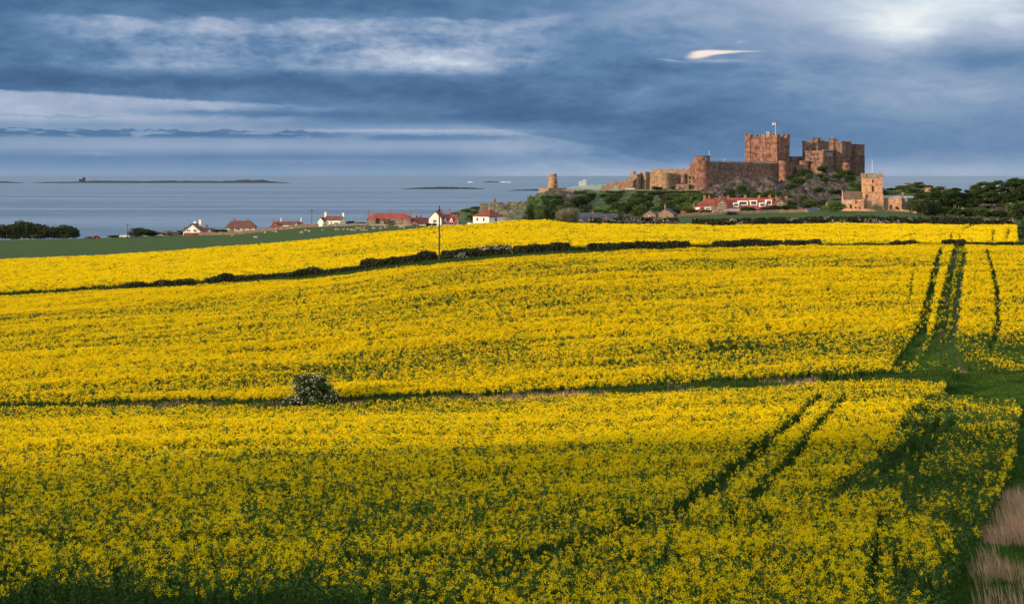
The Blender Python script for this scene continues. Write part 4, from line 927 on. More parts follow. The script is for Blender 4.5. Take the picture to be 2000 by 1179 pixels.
# --- low buildings near the foot of the hill
def simple(name, label, cat, u, v, d, yaw, hw, dep, ze, zr, wm, rm, axis='x', wins=(), ch=(), group=None):
    b = Bld(name, label, cat, u, v, d, yaw, group); b.gable_wall(-hw, hw, -dep / 2, dep / 2, 0, ze, zr, wm, axis); b.gable_roof(-hw, hw, -dep / 2, dep / 2, ze, zr, rm, axis)
    for x, z, w, h in wins: b.window(x, z, w, h, -dep / 2, mull=1)
    for x, z0, z1, w in ch: b.chimney(x, 0, z0, z1, w, 'brown_stone', 1)
    return b.done()
simple('farm_building', 'long blue-grey slate roofed building behind the pale round tree', 'farm building', 1152, 432, 600, 0, 22, 7, 5, 16, 'stone_grey', 'slate', wins=((-10, 1, 3, 3), (8, 1, 3, 3)))
simple('farm_building', 'long dark slate roof with a stub chimney above the blossoming hedge', 'farm building', 1181, 436, 560, 0, 25, 6, 6, 18, 'stone_grey', 'slate', ch=((-24, 12, 22, 3),), wins=((-10, 1, 3, 3),))
simple('stone_barn', 'small sunlit stone gable beside the pale round tree', 'barn', 1140, 440, 480, -25, 11, 6, 4, 14, 'brown_stone', 'slate', 'y', wins=((0, 3, 2, 3),))
simple('stone_cottage', 'small stone cottage gable, left of a pair under the hill', 'cottage', 1270, 428, 600, -12, 13, 6, 9, 17, 'brown_stone', 'slate', 'y', wins=((0, 4, 4, 4),))
simple('stone_cottage', 'stone cottage with tall front chimney, right of a pair under the hill', 'cottage', 1303, 428, 600, -18, 17, 8, 10, 20, 'brown_stone', 'slate', 'y', ch=((-4, 8, 27, 3),))
simple('low_outbuilding', 'low slate roofed outbuilding between the two stone cottages', 'outbuilding', 1288, 428, 610, 0, 12, 5, 6, 14, 'stone_grey', 'slate')
simple('stone_outbuilding', 'little stone building with sunlit gable left of the terrace at the hedge end', 'outbuilding', 1222, 432, 610, -20, 5, 4, 3, 10, 'brown_stone', 'slate', 'y')
simple('tiled_cottage', 'low cottage with bright red tiled roof left of the terrace', 'cottage', 1345, 424, 660, 0, 14, 6, 3, 12, 'brown_stone', 'tile_red')
b = Bld('gabled_cottage', 'red roofed cottage with brown front gable and two white dormers below the terrace', 'cottage', 1370, 421, 670, -4)
b.gable_wall(-16, 12, -3, 4, 0, 6, 19, 'brown_stone'); b.gable_roof(-16, 12, -3, 4, 6, 19, 'tile_red'); b.gable_wall(-12, 5, -4.5, -1, 0, 5, 14, 'brown_stone', 'y'); b.gable_roof(-12, 5, -4.5, -1, 5, 14, 'tile_red', 'y')
b.wall(-12, -3, -2.4, -.8, 11.5, 16, 'white_paint', 'dormer', True); b.wall(6, 18, -2.4, -.8, 11, 16.5, 'white_paint', 'dormer', True); b.window(12, 12, 10, 4, -2.4, mull=4); b.window(2, 2, 3, 3, -4.5); b.chimney(-15, 0, 16, 20, 2, 'brown_stone', 1); b.done()
b = Bld('garage', 'white fronted garage with gable below the terrace', 'garage', 1417, 421, 650, -4)
b.gable_wall(-11, 9, -3, 3, 0, 6, 11, 'render_white', 'y'); b.gable_roof(-11, 9, -3, 3, 6, 11, 'brown_stone', 'y'); b.door(-3, 11, 5, -3, 'white_paint'); b.window(5, 1, 4, 4, -3); b.done()
simple('green_shed', 'long shed with dark green roof beside the white garage', 'shed', 1434, 419, 655, 0, 14, 5, 4, 10, 'brown_stone', 'lead_roof')
b = Bld('terrace', 'long red roofed terrace of brown stone houses with white dormers below the castle crag', 'terraced houses', 1450, 416, 700, -2)
W_, K_ = 'brown_stone', 'tile_red'
b.gable_wall(-54, 60, -3.5, 6.5, 0, 10, 29, W_); b.gable_roof(-54, 60, -3.5, 6.5, 10, 29, K_)
b.wall(-83, -54, -3, 5, 0, 17, W_); b.hip_roof(-84, -54, -3, 5, 17, 28, K_, inset=16, ri=False)
for x0, x1, y0 in ((-54, -32, -5.5), (58, 82, -5.5)):
    b.gable_wall(x0, x1, y0, 4, 0, 16, 29, W_, 'y'); b.gable_roof(x0, x1, y0, 4, 16, 29, K_, 'y', ov=.5); xm = (x0 + x1) / 2
    b.window(xm, 15.5, 10, 5, y0, mull=3); b.window(xm - 2, 3.5, 10, 6.5, y0, mull=3)
for x, z, w, h in ((-14, 13.5, 11, 5.5), (0, 16.5, 19, 6), (20.5, 16.5, 14, 7), (37, 13.5, 12, 5.5), (50, 17, 12, 7.5)):
    kx = b.s; yd = -3.5 + 10 * ((z - 10) / 19) * .5 - .7
    b.wall(x - w / 2, x + w / 2, yd, yd + 4.5, z - 1.2, z + h + 1.3, 'white_paint', 'dormer', True); b.window(x, z, w * .74, h, yd, mull=3, bar=.06)
for x, w, z in ((-27, 8, 2), (-12, 8, 7), (4, 10, 2), (11, 6, 2), (22, 6, 2), (36, 9, 6), (46, 8, 2)): b.window(x, z, w, 4, -4.3 if False else -3.5, mull=2)
b.sheet([(-30 * kx, -5.2, 7.2 * kx), (56 * kx, -5.2, 7.2 * kx), (56 * kx, -3.5, 11 * kx), (-30 * kx, -3.5, 11 * kx)], .15, K_)
for x, z0, z1, w in ((-73, 16, 33, 5), (-64, 20, 33, 3), (-43, 26, 32, 4), (-27, 27, 33, 3), (6, 26, 34, 5), (33, 27, 33, 4), (54, 26, 33.5, 5), (66, 27, 32, 3), (86, 0, 32, 5)): b.chimney(x, 1.5, z0, z1, w, 'brown_stone', 2)
b.done()
simple('slate_shed', 'shed with pale blue slate roof slope left of the round green tree', 'shed', 1586, 417, 640, 20, 14, 8, 1, 10, 'brown_stone', 'slate', ch=())
simple('red_outbuilding', 'small pinkish outbuilding among shrubs right of the terrace', 'outbuilding', 1560, 416, 655, -10, 7, 4, 4, 9, 'stone_red', 'tile_maroon')
simple('low_slate_house', 'stone house with slate hip roof left of the church', 'house', 1634, 414, 680, 0, 19, 8, 10, 21, 'church_stone', 'slate', wins=((-9, 3, 3, 4), (5, 3, 3, 4)))
simple('slate_barn', 'low barn with dark slate roof in the meadow in front of the church', 'barn', 1686, 434, 520, 6, 30, 6, 5, 13, 'stone_grey', 'slate')
simple('small_barn', 'small pale gable end beside the dark slate barn', 'barn', 1727, 434, 525, -30, 10, 5, 5, 13, 'stone_grey', 'lead_roof', 'y')
# --- church
b = Bld('church', 'sunlit pink stone church with square battlemented tower', 'church', 1703, 413, 650, -8)
k = b.s; CS = 'church_stone'
tw = b.new('tower', CS); h0 = 18 * k
tw.box(-h0 - .25, h0 + .25, -h0 - .25, h0 + .25, -2, 25 * k); tw.box(-h0, h0, -h0, h0, 25 * k, 66 * k)
for z in (25, 38, 53): tw.box(-h0 - .3, h0 + .3, -h0 - .3, h0 + .3, z * k, z * k + .25)
pp = b.new('parapet', 'stone_grey'); pp.box(-h0 - .35, h0 + .35, -h0 - .35, h0 + .35, 66 * k, 70 * k)
for i in range(5):
    x = -h0 - .35 + i * (2 * h0 + .7 - 1.05) / 4
    for yy in (-h0 - .35, h0): pp.box(x, x + 1.05, yy, yy + .35, 70 * k, 75 * k)
    if 0 < i < 4:
        for xx in (-h0 - .35, h0): pp.box(xx, xx + .35, x, x + 1.05, 70 * k, 75 * k)
for sx in (-1, 1): b.new('buttress', CS).box(sx * (h0 + .25) - (.9 if sx > 0 else .1), sx * (h0 + .25) + (.1 if sx > 0 else .9), -h0 - 1.2, -h0 - .25, -2, 34 * k)
def arch_win(x, z, w, h, y, mat='dark_opening', par=None):
    x, z, w, h = x * k, z * k, w * k, h * k; n = 8; P2 = [(x - w / 2, z), (x + w / 2, z)] + [(x + w / 2 * math.cos(t), z + h - w * .8 + w * .8 * math.sin(t)) for t in [math.pi * i / n for i in range(n + 1)]]
    m = MB(); q = len(P2); m.poly([(a, y - .05, c) for a, c in P2] + [(a, y - .003, c) for a, c in P2], [tuple(range(q)), tuple(range(q, 2 * q))[::-1]] + [(i, i + q, (i + 1) % q + q, (i + 1) % q) for i in range(q)])
    g = m.build('window', mat, b.root)
    fr = MB(); P3 = [((a - x) * 1.3 + x, (c - z) * 1.08 + z) for a, c in P2]
    fr.poly([(a, y - .09, c) for a, c in P2[1:]] + [(a, y - .09, c) for a, c in P3[1:]] + [(a, y - .003, c) for a, c in P3[1:]], [(i, i + q - 1, i + q, i + 1) for i in range(q - 2)] + [(i + q - 1, i + 2 * q - 2, i + 2 * q - 1, i + q) for i in range(q - 2)])
    fr.build('frame', 'stone_buff', g)
arch_win(-.5, 55.5, 2.6, 7, -h0); arch_win(-.5, 38.5, 4.2, 11.5, -h0); arch_win(-11, 15, 1.2, 2.5, -h0 - .25); arch_win(-12, 29, 1.2, 2.5, -h0); arch_win(-12, 8, 1.0, 2, -h0 - .25)
b.gable_wall(-56, -18.5, -3.5, 6.5, 0, 24, 38.5, CS); b.gable_roof(-56, -18.5, -3.5, 6.5, 24, 38.5, 'stone_slate', ov=.15)
g_ = b.new('gable_cope', CS); g_.prism([(-57 * k, -3.8), (-55.6 * k, -3.8), (-55.6 * k, 1.5), (-57 * k, 1.5)], 20 * k, [26 * k, 26 * k, 41 * k, 41 * k])
b.wall(-59, -34, -6, -3.503, 0, 15, CS, 'aisle', True)
b.sheet([(-59 * k, -6.2, 15 * k), (-34 * k, -6.2, 15 * k), (-34 * k, -3.5, 22.5 * k), (-59 * k, -3.5, 22.5 * k)], .12, CS, 'aisle')
tr = b.new('transept', CS); tr.poly([(-38 * k, -7.5, -2), (-19 * k, -7.5, -2), (-19 * k, -7.5, 24 * k), (-38 * k, -7.5, 11 * k), (-38 * k, -3.5, -2), (-19 * k, -3.5, -2), (-19 * k, -3.5, 24 * k), (-38 * k, -3.5, 11 * k)],
    [(0, 1, 2, 3), (7, 6, 5, 4), (3, 2, 6, 7), (0, 3, 7, 4), (1, 5, 6, 2)])
arch_win(-43, 4, 4.2, 10, -6); arch_win(-37.5 + 3, 1, 3, 9, -7.5, 'dark_opening'); arch_win(-27, 3, 2.4, 7, -7.5)
b.wall(18.6, 54, -3.6, 4.5, 0, 25, CS, 'chancel', True); b.wall(18.2, 54.5, -3.8, 4.7, 25.02, 27, CS, 'chancel_parapet', True); b.gable_roof(18.6, 54, -3.4, 4.3, 27.1, 30, 'lead_roof', ov=0)
for x in (52.5, 43): b.new('buttress', CS).box((x - 1.6) * k, (x + 1.6) * k, -4.7, -3.603, -2, 22 * k) if x > 50 else None
arch_win(34, 3, 4.4, 10.5, -3.6); arch_win(25, 2, .1 + 1.2, 3, -3.6)
b.new('vestry', 'stone_grey').box(54.6 * k, 66 * k, -2.5, 6, -2, 26 * k); b.new('chapel', 'stone_grey').box(66 * k + .01, 84 * k, -1, 6, -2, 17 * k); b.gable_roof(66.5, 86, -1.5, 6.5, 18, 26, 'slate', ov=.1)
b.chimney(60, 3, 26, 36, 3, 'stone_buff', 1); b.done()
b = Bld('roof_range', 'long grey roofed building running behind the church chancel', 'building', 1757, 411, 690, 0)
b.gable_wall(-34, 34, -3, 4, 0, 20, 27, 'stone_grey'); b.gable_roof(-34, 34, -3, 4, 20, 27, 'lead_roof'); b.done()
b = Bld('stone_house', 'stone house with blue slate roof and rows of chimneys between church and trees', 'house', 1810, 412, 700, -20)
b.gable_wall(-16, 20, -4, 4, 0, 22, 37, 'stone_buff', 'y'); b.gable_roof(-18, 20, -4, 4, 22, 37, 'slate', 'y', ov=.3)
b.gable_wall(20, 44, -2, 6, 0, 24, 36, 'stone_grey'); b.gable_roof(20, 44, -2, 6, 24, 36, 'slate')
b.chimney(2, 1, 33, 44, 13, 'stone_buff', 5, wy=1.2); b.chimney(26, 2, 30, 45, 16, 'stone_grey', 5, wy=1.2); b.window(0, 12, 3, 5, -4); b.window(7, 12, 3, 5, -4); b.wall(-24, -17, -3, 3, 0, 20, 'stone_grey'); b.done()
b = Bld('manor_house', 'large brown stone house mostly hidden behind the windswept trees', 'house', 1945, 434, 690, 4)
b.gable_wall(-62, 48, -4, 5, 0, 32, 42, 'brown_stone'); b.gable_roof(-62, 48, -4, 5, 32, 42, 'stone_slate')
for x in range(-54, 46, 13):
    b.window(x, 6, 4, 7, -4, mull=1); b.window(x, 19, 4, 6, -4, mull=1)
b.gable_wall(30, 52, -6, 0, 0, 18, 26, 'brown_stone', 'y'); b.gable_roof(30, 52, -6, 0, 18, 26, 'slate', 'y')
b.chimney(-57, 0, 40, 61, 4, 'brick', 1); b.chimney(-25, 0, 42, 63, 4, 'brick', 1); b.done()

# ------------------------------------------------------------------ castle
C0 = P(1380, 372, 960)
castle = empty('castle', C0); tag(castle, 'huge pink stone castle with square keep on the dark crag', 'castle')
def cxy(u, d): return ((u - 1000) / F * d - C0.x, d - C0.y)
def cz(v, d): return CAMZ - (v - HZ) / F * d - C0.z
TH = R(35); AX = (-math.cos(TH), math.sin(TH)); BX = (math.sin(TH), math.cos(TH))
def quad_foot(u, d, la, lb, off=(0, 0)):
    x, y = cxy(u, d); x += AX[0] * off[0] + BX[0] * off[1]; y += AX[1] * off[0] + BX[1] * off[1]
    return [(x, y), (x + BX[0] * lb, y + BX[1] * lb), (x + BX[0] * lb + AX[0] * la, y + BX[1] * lb + AX[1] * la), (x + AX[0] * la, y + AX[1] * la)]
def merlons(m, p0, p1, z, h, w, gap, t=.5):
    L = math.hypot(p1[0] - p0[0], p1[1] - p0[1]); n = max(1, int((L + gap) / (w + gap))); st = (L - w) / max(1, n - 1) if n > 1 else 0
    ux, uy = (p1[0] - p0[0]) / L, (p1[1] - p0[1]) / L
    for i in range(n):
        a = i * st; q0 = (p0[0] + ux * a, p0[1] + uy * a); q1 = (q0[0] + ux * w, q0[1] + uy * w); m.slab(q0, q1, z, z + h, t)
def ring_merlons(m, foot, z, h, w, gap):
    n = len(foot)
    for i in range(n): merlons(m, foot[i], foot[(i + 1) % n], z, h, w, gap, .45 if i % 2 else .46)
def cpart(name, mat, m, parent=None): return m.build(name, mat, parent or castle)
def block(name, mat, u, d, la, lb, vt, vb, cren=None, parent=None, off=(0, 0)):
    m = MB(); f = quad_foot(u, d, la, lb, off); zt = cz(vt, d); m.prism(f, cz(vb, d), zt)
    if cren: ring_merlons(m, f[::-1], zt, *cren)
    return cpart(name, mat, m, parent), f
def face_win(part, p0, p1, u, v0, v1, wpx, arch=False, mat='dark_opening', e=.05):
    """opening on the wall face p0-p1 (castle frame), where the wall stands in column u"""
    k = (u - 1000) / F; x0, y0, x1, y1 = p0[0] + C0.x, p0[1] + C0.y, p1[0] + C0.x, p1[1] + C0.y
    den = (x1 - x0) - k * (y1 - y0); t = (k * y0 - x0) / den; X_, Y_ = x0 + t * (x1 - x0), y0 + t * (y1 - y0)
    L = math.hypot(x1 - x0, y1 - y0); ux, uy = (x1 - x0) / L, (y1 - y0) / L
    if ux < 0: ux, uy = -ux, -uy
    w = wpx * Y_ / F; nx, ny = uy, -ux; z0 = CAMZ - (v1 - HZ) / F * Y_ - C0.z; z1 = CAMZ - (v0 - HZ) / F * Y_ - C0.z
    cx, cy = X_ - C0.x, Y_ - C0.y; m = MB(); s = MB()
    def pr(mb, a0, a1, b0, b1, e0, e1, top=False):
        f = [(cx + ux * a + nx * q, cy + uy * a + ny * q) for a, q in ((a0, e1), (a1, e1), (a1, e0), (a0, e0))]; mb.prism(f, b0, b1)
    pr(m, -w / 2, w / 2, z0, z1, .003, e)
    if arch: pr(m, -w * .3, w * .3, z1, z1 + w * .3, .003, e)
    pr(s, -w / 2 - .1, w / 2 + .1, z0 - .16, z0 - .003, .003, .16)
    o = cpart('window', mat, m, part); cpart('surround', 'stone_buff', s, part if False else o); return o
def rtower(name, mat, u, d, rpx, vt, vb, flare=1.0, band=None, parent=None):
    x, y = cxy(u, d); s = d / F; m = MB(); r = rpx * s; zt, zb = cz(vt, d), cz(vb, d); zm = zb + (zt - zb) * .35
    m.cyl(x, y, zm, zt, r, r, 32); m.cyl(x, y, zb, zm - .002, r * flare, r * 1.005, 32)
    if band:
        for vb_ in band: zq = cz(vb_, d); m.cyl(x, y, zq, zq + .35, r + .22, r + .22, 32)
    m.cyl(x, y, zt, zt + .3, r + .2, r + .2, 32); return cpart(name, mat, m, parent)
def wall_run(name, mat, a, b, vt0, vt1, vb, cren=None, t=2.2):
    m = MB(); p0, p1 = cxy(*a), cxy(*b); zt = min(cz(vt0, a[1]), 1e9); z1 = cz(vt1, b[1]); zb = min(cz(vb, a[1]), cz(vb, b[1])) - 3
    dx, dy = p1[0] - p0[0], p1[1] - p0[1]; L = math.hypot(dx, dy); nx, ny = -dy / L * t, dx / L * t
    m.prism([p0, p1, (p1[0] + nx, p1[1] + ny), (p0[0] + nx, p0[1] + ny)], zb, [zt, z1, z1, zt])
    if cren: merlons(m, p0, p1, min(zt, z1), *cren)
    return cpart(name, mat, m), p0, p1
# keep
kp, f = block('keep', 'stone_red', 1517, 968, 23.2, 20, 270, 352, (1.1, 1.6, 1.1)); nc, rc, fc, lc = f
zt = cz(261, 968); zb = cz(352, 968)
def turret(parent, p, la, lb, ztop, zbot, mat, mer=True, name='turret'):
    m = MB(); ft = [(p[0] + AX[0] * i + BX[0] * j, p[1] + AX[1] * i + BX[1] * j) for i, j in ((0, 0), (0, lb), (la, lb), (la, 0))]; m.prism(ft, zbot, ztop)
    if mer: ring_merlons(m, ft[::-1], ztop, 1.0, 1.3, .9)
    return cpart(name, mat, m, parent)
def shift(p, a, b_): return (p[0] + AX[0] * a + BX[0] * b_, p[1] + AX[1] * a + BX[1] * b_)
turret(kp, shift(nc, -.5, -.5), 3.9, 3.9, zt - 1, zb, 'stone_red'); turret(kp, shift(lc, -3.4, -.5), 3.9, 3.9, zt - 1, zb, 'stone_red')
turret(kp, shift(rc, -.5, -3.4), 3.9, 3.9, zt - 1, zb, 'stone_red'); turret(kp, shift(fc, -3.4, -3.4), 3.8, 3.8, zt - 1, zb, 'stone_red')
turret(kp, shift(lc, -14, 9), 3.0, 3.0, cz(256, 968), cz(272, 968), 'stone_grey', False, 'stair_turret'); turret(kp, shift(lc, -10, 9), 2.4, 2.4, cz(262, 968), cz(272, 968), 'stone_grey', False, 'chimney')
turret(kp, shift(lc, -18, 9), 2.4, 2.4, cz(262, 968), cz(272, 968), 'stone_grey', False, 'chimney')
st = MB(); st.slab(lc, nc, cz(294.5, 970), cz(293.8, 970), .2, .18); st.slab(lc, nc, cz(277, 970), cz(276.4, 970), .2, .14); cpart('string_course', 'stone_buff', st, kp)
for u in (1476.5, 1490, 1503): face_win(kp, lc, nc, u, 300.5, 307, 2.6, True); face_win(kp, lc, nc, u, 287, 292, 2.0)
for u in (1483, 1497): face_win(kp, lc, nc, u, 288, 292, 1.4)
for u in (1477, 1490, 1503): face_win(kp, lc, nc, u, 280, 283, 1.0)
face_win(kp, nc, rc, 1534, 300, 308, 1.8, True); face_win(kp, nc, rc, 1528, 286, 290, 1.2); face_win(kp, nc, rc, 1538, 284, 288, 1.2)
# long curtain wall below the keep
cw, p0, p1 = wall_run('curtain_wall', 'stone', (1386, 928), (1527, 956), 316.5, 318.5, 372)
m = MB(); m.slab(p0, p1, cz(322.5, 940), cz(321.8, 940), .2, .2); cpart('string_course', 'stone_grey', m, cw)
m = MB(); merlons(m, p0, p1, cz(316.6, 940), .7, 1.6, .5); cpart('parapet', 'stone_grey', m, cw)
for u in (1404, 1410.5, 1417, 1428, 1448, 1458, 1468, 1478, 1497, 1507): face_win(cw, p0, p1, u, 327.5, 331.5, 1.5)
for u in (1406, 1440, 1487): face_win(cw, p0, p1, u, 340, 343, .9)
m = MB(); q = cxy(1415, 962); m.box(q[0], q[0] + 8, q[1], q[1] + 5, cz(320, 962), cz(314.5, 962)); m.box(q[0] - .5, q[0] + 1, q[1] + 1, q[1] + 2.2, cz(316, 962), cz(309.5, 962)); cpart('gatehouse_roof', 'lead_roof', m)
m = MB(); q = cxy(1480, 958); m.box(q[0], q[0] + 11, q[1], q[1] + 5, cz(322, 958), cz(315.8, 958)); cpart('gatehouse_roof', 'lead_roof', m)
# clock tower
ct = rtower('clock_tower', 'stone_red', 1371.5, 930, 15, 305, 378, 1.14, (318, 333)); x, y = cxy(1371.5, 930)
m = MB(); ang = R(-68); r_ = 15 * 930 / F; cxk, cyk = x + math.cos(ang) * (r_ + .02), y + math.sin(ang) * (r_ + .02)
ck = empty('clock_face', (0, 0, 0)); 
bpy.data.objects.remove(ck)
pts = [(0, .72 * math.cos(t), .95 * math.sin(t)) for t in [2 * math.pi * i / 20 for i in range(20)]]
m.poly([(-.1, a, c) for _, a, c in pts] + [(.14, a, c) for _, a, c in pts], [tuple(range(20))[::-1], tuple(range(20, 40))] + [(i, (i + 1) % 20, (i + 1) % 20 + 20, i + 20) for i in range(20)])
ck = m.build('clock_face', 'blue_sign', castle); ck.location = (cxk, cyk, cz(311, 930)); ck.rotation_euler = (0, 0, ang)
def round_win(part, u, v, w, h, tu, td, rpx, mat='dark_opening'):
    x, y = cxy(tu, td); s = td / F; r = rpx * s; a = math.asin(max(-.95, min(.95, (u - tu) / rpx))); a = -math.pi / 2 + a; m = MB()
    cx, cy = x + math.cos(a) * r, y + math.sin(a) * r; tx, ty = -math.sin(a), math.cos(a); w *= s; nx, ny = math.cos(a), math.sin(a); z0, z1 = cz(v + h, td), cz(v, td)
    m.prism([(cx + tx * i * w / 2 + nx * j, cy + ty * i * w / 2 + ny * j) for i, j in ((-1, .12), (1, .12), (1, -.5), (-1, -.5))], z0, z1); o = cpart('window', mat, m, part)
for u in (1361.5, 1370, 1373, 1376): round_win(ct, u, 309.5, 1.6, 3, 1371.5, 930, 15)
for u, v in ((1364, 325), (1378, 330), (1366, 348), (1376, 352)): round_win(ct, u, v, 1.0, 2.2, 1371.5, 930, 15)
block('stair_block', 'stone_red', 1358, 938, 4, 6, 316, 372)
# walls west of the clock tower
w1, p0, p1 = wall_run('curtain_wall', 'stone_buff', (1274, 948), (1360, 940), 332, 332, 372, (.9, 2.6, .8))
for u in (1340, 1322): face_win(w1, p0, p1, u, 345, 347, .9)
w2, p0, p1 = wall_run('curtain_wall', 'stone_buff', (1250, 945), (1292, 938), 336, 337.5, 372)
wq, p0, p1 = wall_run('curtain_wall', 'stone_buff', (1292, 938), (1324, 938), 337.5, 337.5, 372)
rb = rtower('bastion', 'stone_buff', 1298, 936, 13, 339.5, 374, 1.12)
m = MB(); q = cxy(1320, 946); 
for u_ in (1320, 1351): q = cxy(u_, 948); m.box(q[0], q[0] + 1.2, q[1], q[1] + 1, cz(333, 948), cz(328.5, 948))
cpart('chimney', 'stone_grey', m)
sb = rtower('bay_tower', 'stone_red', 1336, 934, 6, 340.5, 358, 1.0)
for u, v in ((1332, 345), (1337, 344)): round_win(sb, u, v, 1.2, 3, 1336, 934, 6)
hb, f = block('lodging', 'stone_buff', 1358, 933, 6, 4, 344, 372); m = MB(); q0, q1 = cxy(1342, 933), cxy(1358, 933); m.slab(q0, q1, cz(374, 933), cz(343, 933), 4, 0); hb2 = cpart('lodging', 'stone_buff', m)
for u, v, w in ((1347, 345, 4.5), (1355, 345, 3), (1347, 353, 3), (1355.5, 353, 2.6), (1348, 362.5, 4)): face_win(hb2, q0, q1, u, v, v + 4.2, w)
m = MB(); q0, q1 = cxy(1321, 930), cxy(1345, 930); m.slab(q0, q1, cz(374, 930), cz(359.5, 930), 3, 0); an = cpart('annex', 'stone_buff', m)
for u in (1328, 1337): face_win(an, q0, q1, u, 363, 367, 1.6)
tb, f = block('west_tower', 'stone_buff', 1244, 938, 5.2, 7.5, 340, 374); nc2, rc2, fc2, lc2 = f
face_win(tb, lc2, nc2, 1240, 351.5, 356, 1.8, True); face_win(tb, lc2, nc2, 1239, 361, 365, 1.6); face_win(tb, nc2, rc2, 1249, 351, 358, 2.4, True); face_win(tb, nc2, rc2, 1248, 343, 345, 1.0)
turret(tb, shift(lc2, -2.8, 0.5), 2.6, 2.4, cz(334.5, 938), cz(341, 938), 'stone_buff', False)
tc_, f = block('tower_block', 'stone_buff', 1261, 940, 2.2, 5, 335.5, 374); face_win(tc_, f[3], f[0], 1258.5, 350, 355, 1.2)
# stepped ruin with an arch
m = MB(); s_ = 935 / F
for u0, u1, vt in ((1174, 1184, 361.5), (1184, 1194, 358.5), (1212, 1222, 353), (1222, 1228, 350), (1228, 1236, 346.5)):
    a0, a1 = cxy(u0, 935), cxy(u1, 935); m.box(a0[0], a1[0] - .003, a0[1], a0[1] + 1.6, cz(374, 935), cz(vt, 935))
ax0, axm, ax1 = cxy(1194, 935)[0], cxy(1202, 935)[0], cxy(1212, 935)[0]; yy = cxy(1200, 935)[1]; zc = cz(366.5, 935); rr = 4.6 * s_; zt_, zb_ = cz(354.5, 935), cz(374, 935)
n = 14; arc = [(axm + rr * math.cos(t), zc + rr * math.sin(t)) for t in [math.pi * i / n for i in range(n + 1)]]
right = [(axm + rr, zb_), (ax1, zb_), (ax1, zt_), (axm, zt_)] + arc[:n // 2 + 1][::-1]; left = [(ax0, zb_), (axm - rr, zb_)] + arc[n // 2:][::-1] + [(axm, zt_), (ax0, zt_)]
for pl in (right, left):
    q = len(pl); m.poly([(a, yy, c) for a, c in pl] + [(a, yy + 1.6, c) for a, c in pl], [tuple(range(q)), tuple(range(q, 2 * q))[::-1]] + [(i, i + q, (i + 1) % q + q, (i + 1) % q) for i in range(q)])
ru = cpart('ruined_wall', 'stone_buff', m)
m = MB(); a0, a1 = cxy(1221, 933), cxy(1240, 933); m.box(a0[0], a1[0], a0[1], a0[1] + 1, cz(370, 933), cz(367.5, 933)); cpart('parapet', 'render_cream', m)
rw, p0, p1 = wall_run('retaining_wall', 'stone_grey', (1086, 930), (1380, 927), 370, 370, 383, None, 1.5)
# walls and bastions east of the keep
rtower('bastion', 'stone_red', 1529, 950, 7.8, 315, 366, 1.25, None)
e1, p0, p1 = wall_run('curtain_wall', 'stone', (1536, 952), (1562, 964), 320, 321, 358); m = MB(); m.slab(p0, p1, cz(327, 958), cz(326.4, 958), .2, .2); cpart('string_course', 'stone_grey', m, e1)
e0, p0, p1 = wall_run('curtain_wall', 'stone', (1546, 990), (1568, 996), 305.5, 305.5, 340, None, 6)
rtower('bastion', 'stone_red', 1571, 960, 9.5, 315, 352, 1.15)
e2, p0, p1 = wall_run('curtain_wall', 'stone_red', (1580, 960), (1604, 950), 320, 320, 350)
e3, p0, p1 = wall_run('curtain_wall', 'stone', (1560, 955), (1580, 960), 322, 322, 352)
# state rooms
s1, f1 = block('state_rooms', 'stone', 1597, 985, 11.5, 34, 277, 345, (.8, 2.2, 1.0))
turret(s1, shift(f1[0], -.4, -.4), 4.0, 4.0, cz(271.5, 985), cz(300, 985), 'stone'); turret(s1, shift(f1[0], 5, 6), 2.4, 2.4, cz(272, 985), cz(280, 985), 'stone_grey', False, 'chimney'); turret(s1, shift(f1[0], 3, 14), 2.6, 2.6, cz(272, 985), cz(282, 985), 'stone', False, 'chimney')
tl, f = block('side_tower', 'stone', 1577, 990, 2.5, 8, 283, 345)
s2, f2 = block('chapel_block', 'stone', 1608, 955, 13.0, 21.5, 294, 348); n2_, r2_, x2_, l2_ = f2
for u in (1583, 1589, 1595): face_win(s1, f1[3], f1[0], u, 283, 287, 1.4)
for u in (1584, 1590, 1598): face_win(s2, l2_, n2_, u, 299, 303.5, 2.2)
for u in (1584, 1590, 1598): face_win(s2, l2_, n2_, u, 308, 313, 2.2, True)
for u in (1582, 1600): face_win(s2, l2_, n2_, u, 317, 319.5, 1.4)
for u in (1614, 1622, 1629, 1636): face_win(s2, n2_, r2_, u, 308, 313.5, 1.7)
m = MB(); m.slab(shift(n2_, 0, 4), shift(n2_, 0, 16), cz(306, 960), cz(298, 960), .3, .25); cpart('chapel_roof', 'stone_grey', m, s2)
m = MB(); m.slab(n2_, r2_, cz(294.4, 958), cz(292.8, 958), 1, .2); cpart('parapet', 'lead_roof', m, s2)
s3, f3 = block('east_tower', 'stone', 1645, 968, 4.5, 8, 276, 352); turret(s3, shift(f3[3], 3.0, 3), 3.2, 3.2, cz(271.5, 968), cz(300, 968), 'stone')
turret(s3, shift(f3[0], 6.5, 4), 3.4, 3.4, cz(271.8, 968), cz(296, 968), 'stone', False, 'chimney')
s4, f4 = block('east_block', 'stone', 1655, 975, 4, 9, 283, 355); turret(s4, shift(f4[0], -.3, 2), 3.8, 4.5, cz(278, 975), cz(300, 975), 'stone')
s5, f5 = block('east_block', 'stone', 1672, 980, 5, 16, 281.5, 356); 
for u in (1676, 1682, 1688): face_win(s5, f5[0], f5[1], u, 292, 295, 1.1)
for u in (1676, 1684): face_win(s5, f5[0], f5[1], u, 305, 310, 1.4); face_win(s5, f5[0], f5[1], u, 320, 324, 1.2)
for i in range(5): turret(s5, shift(f5[0], -.7, 1 + i * 3.2), .7, .9, cz(300 + i, 980), cz(356, 980), 'stone', False, 'buttress')
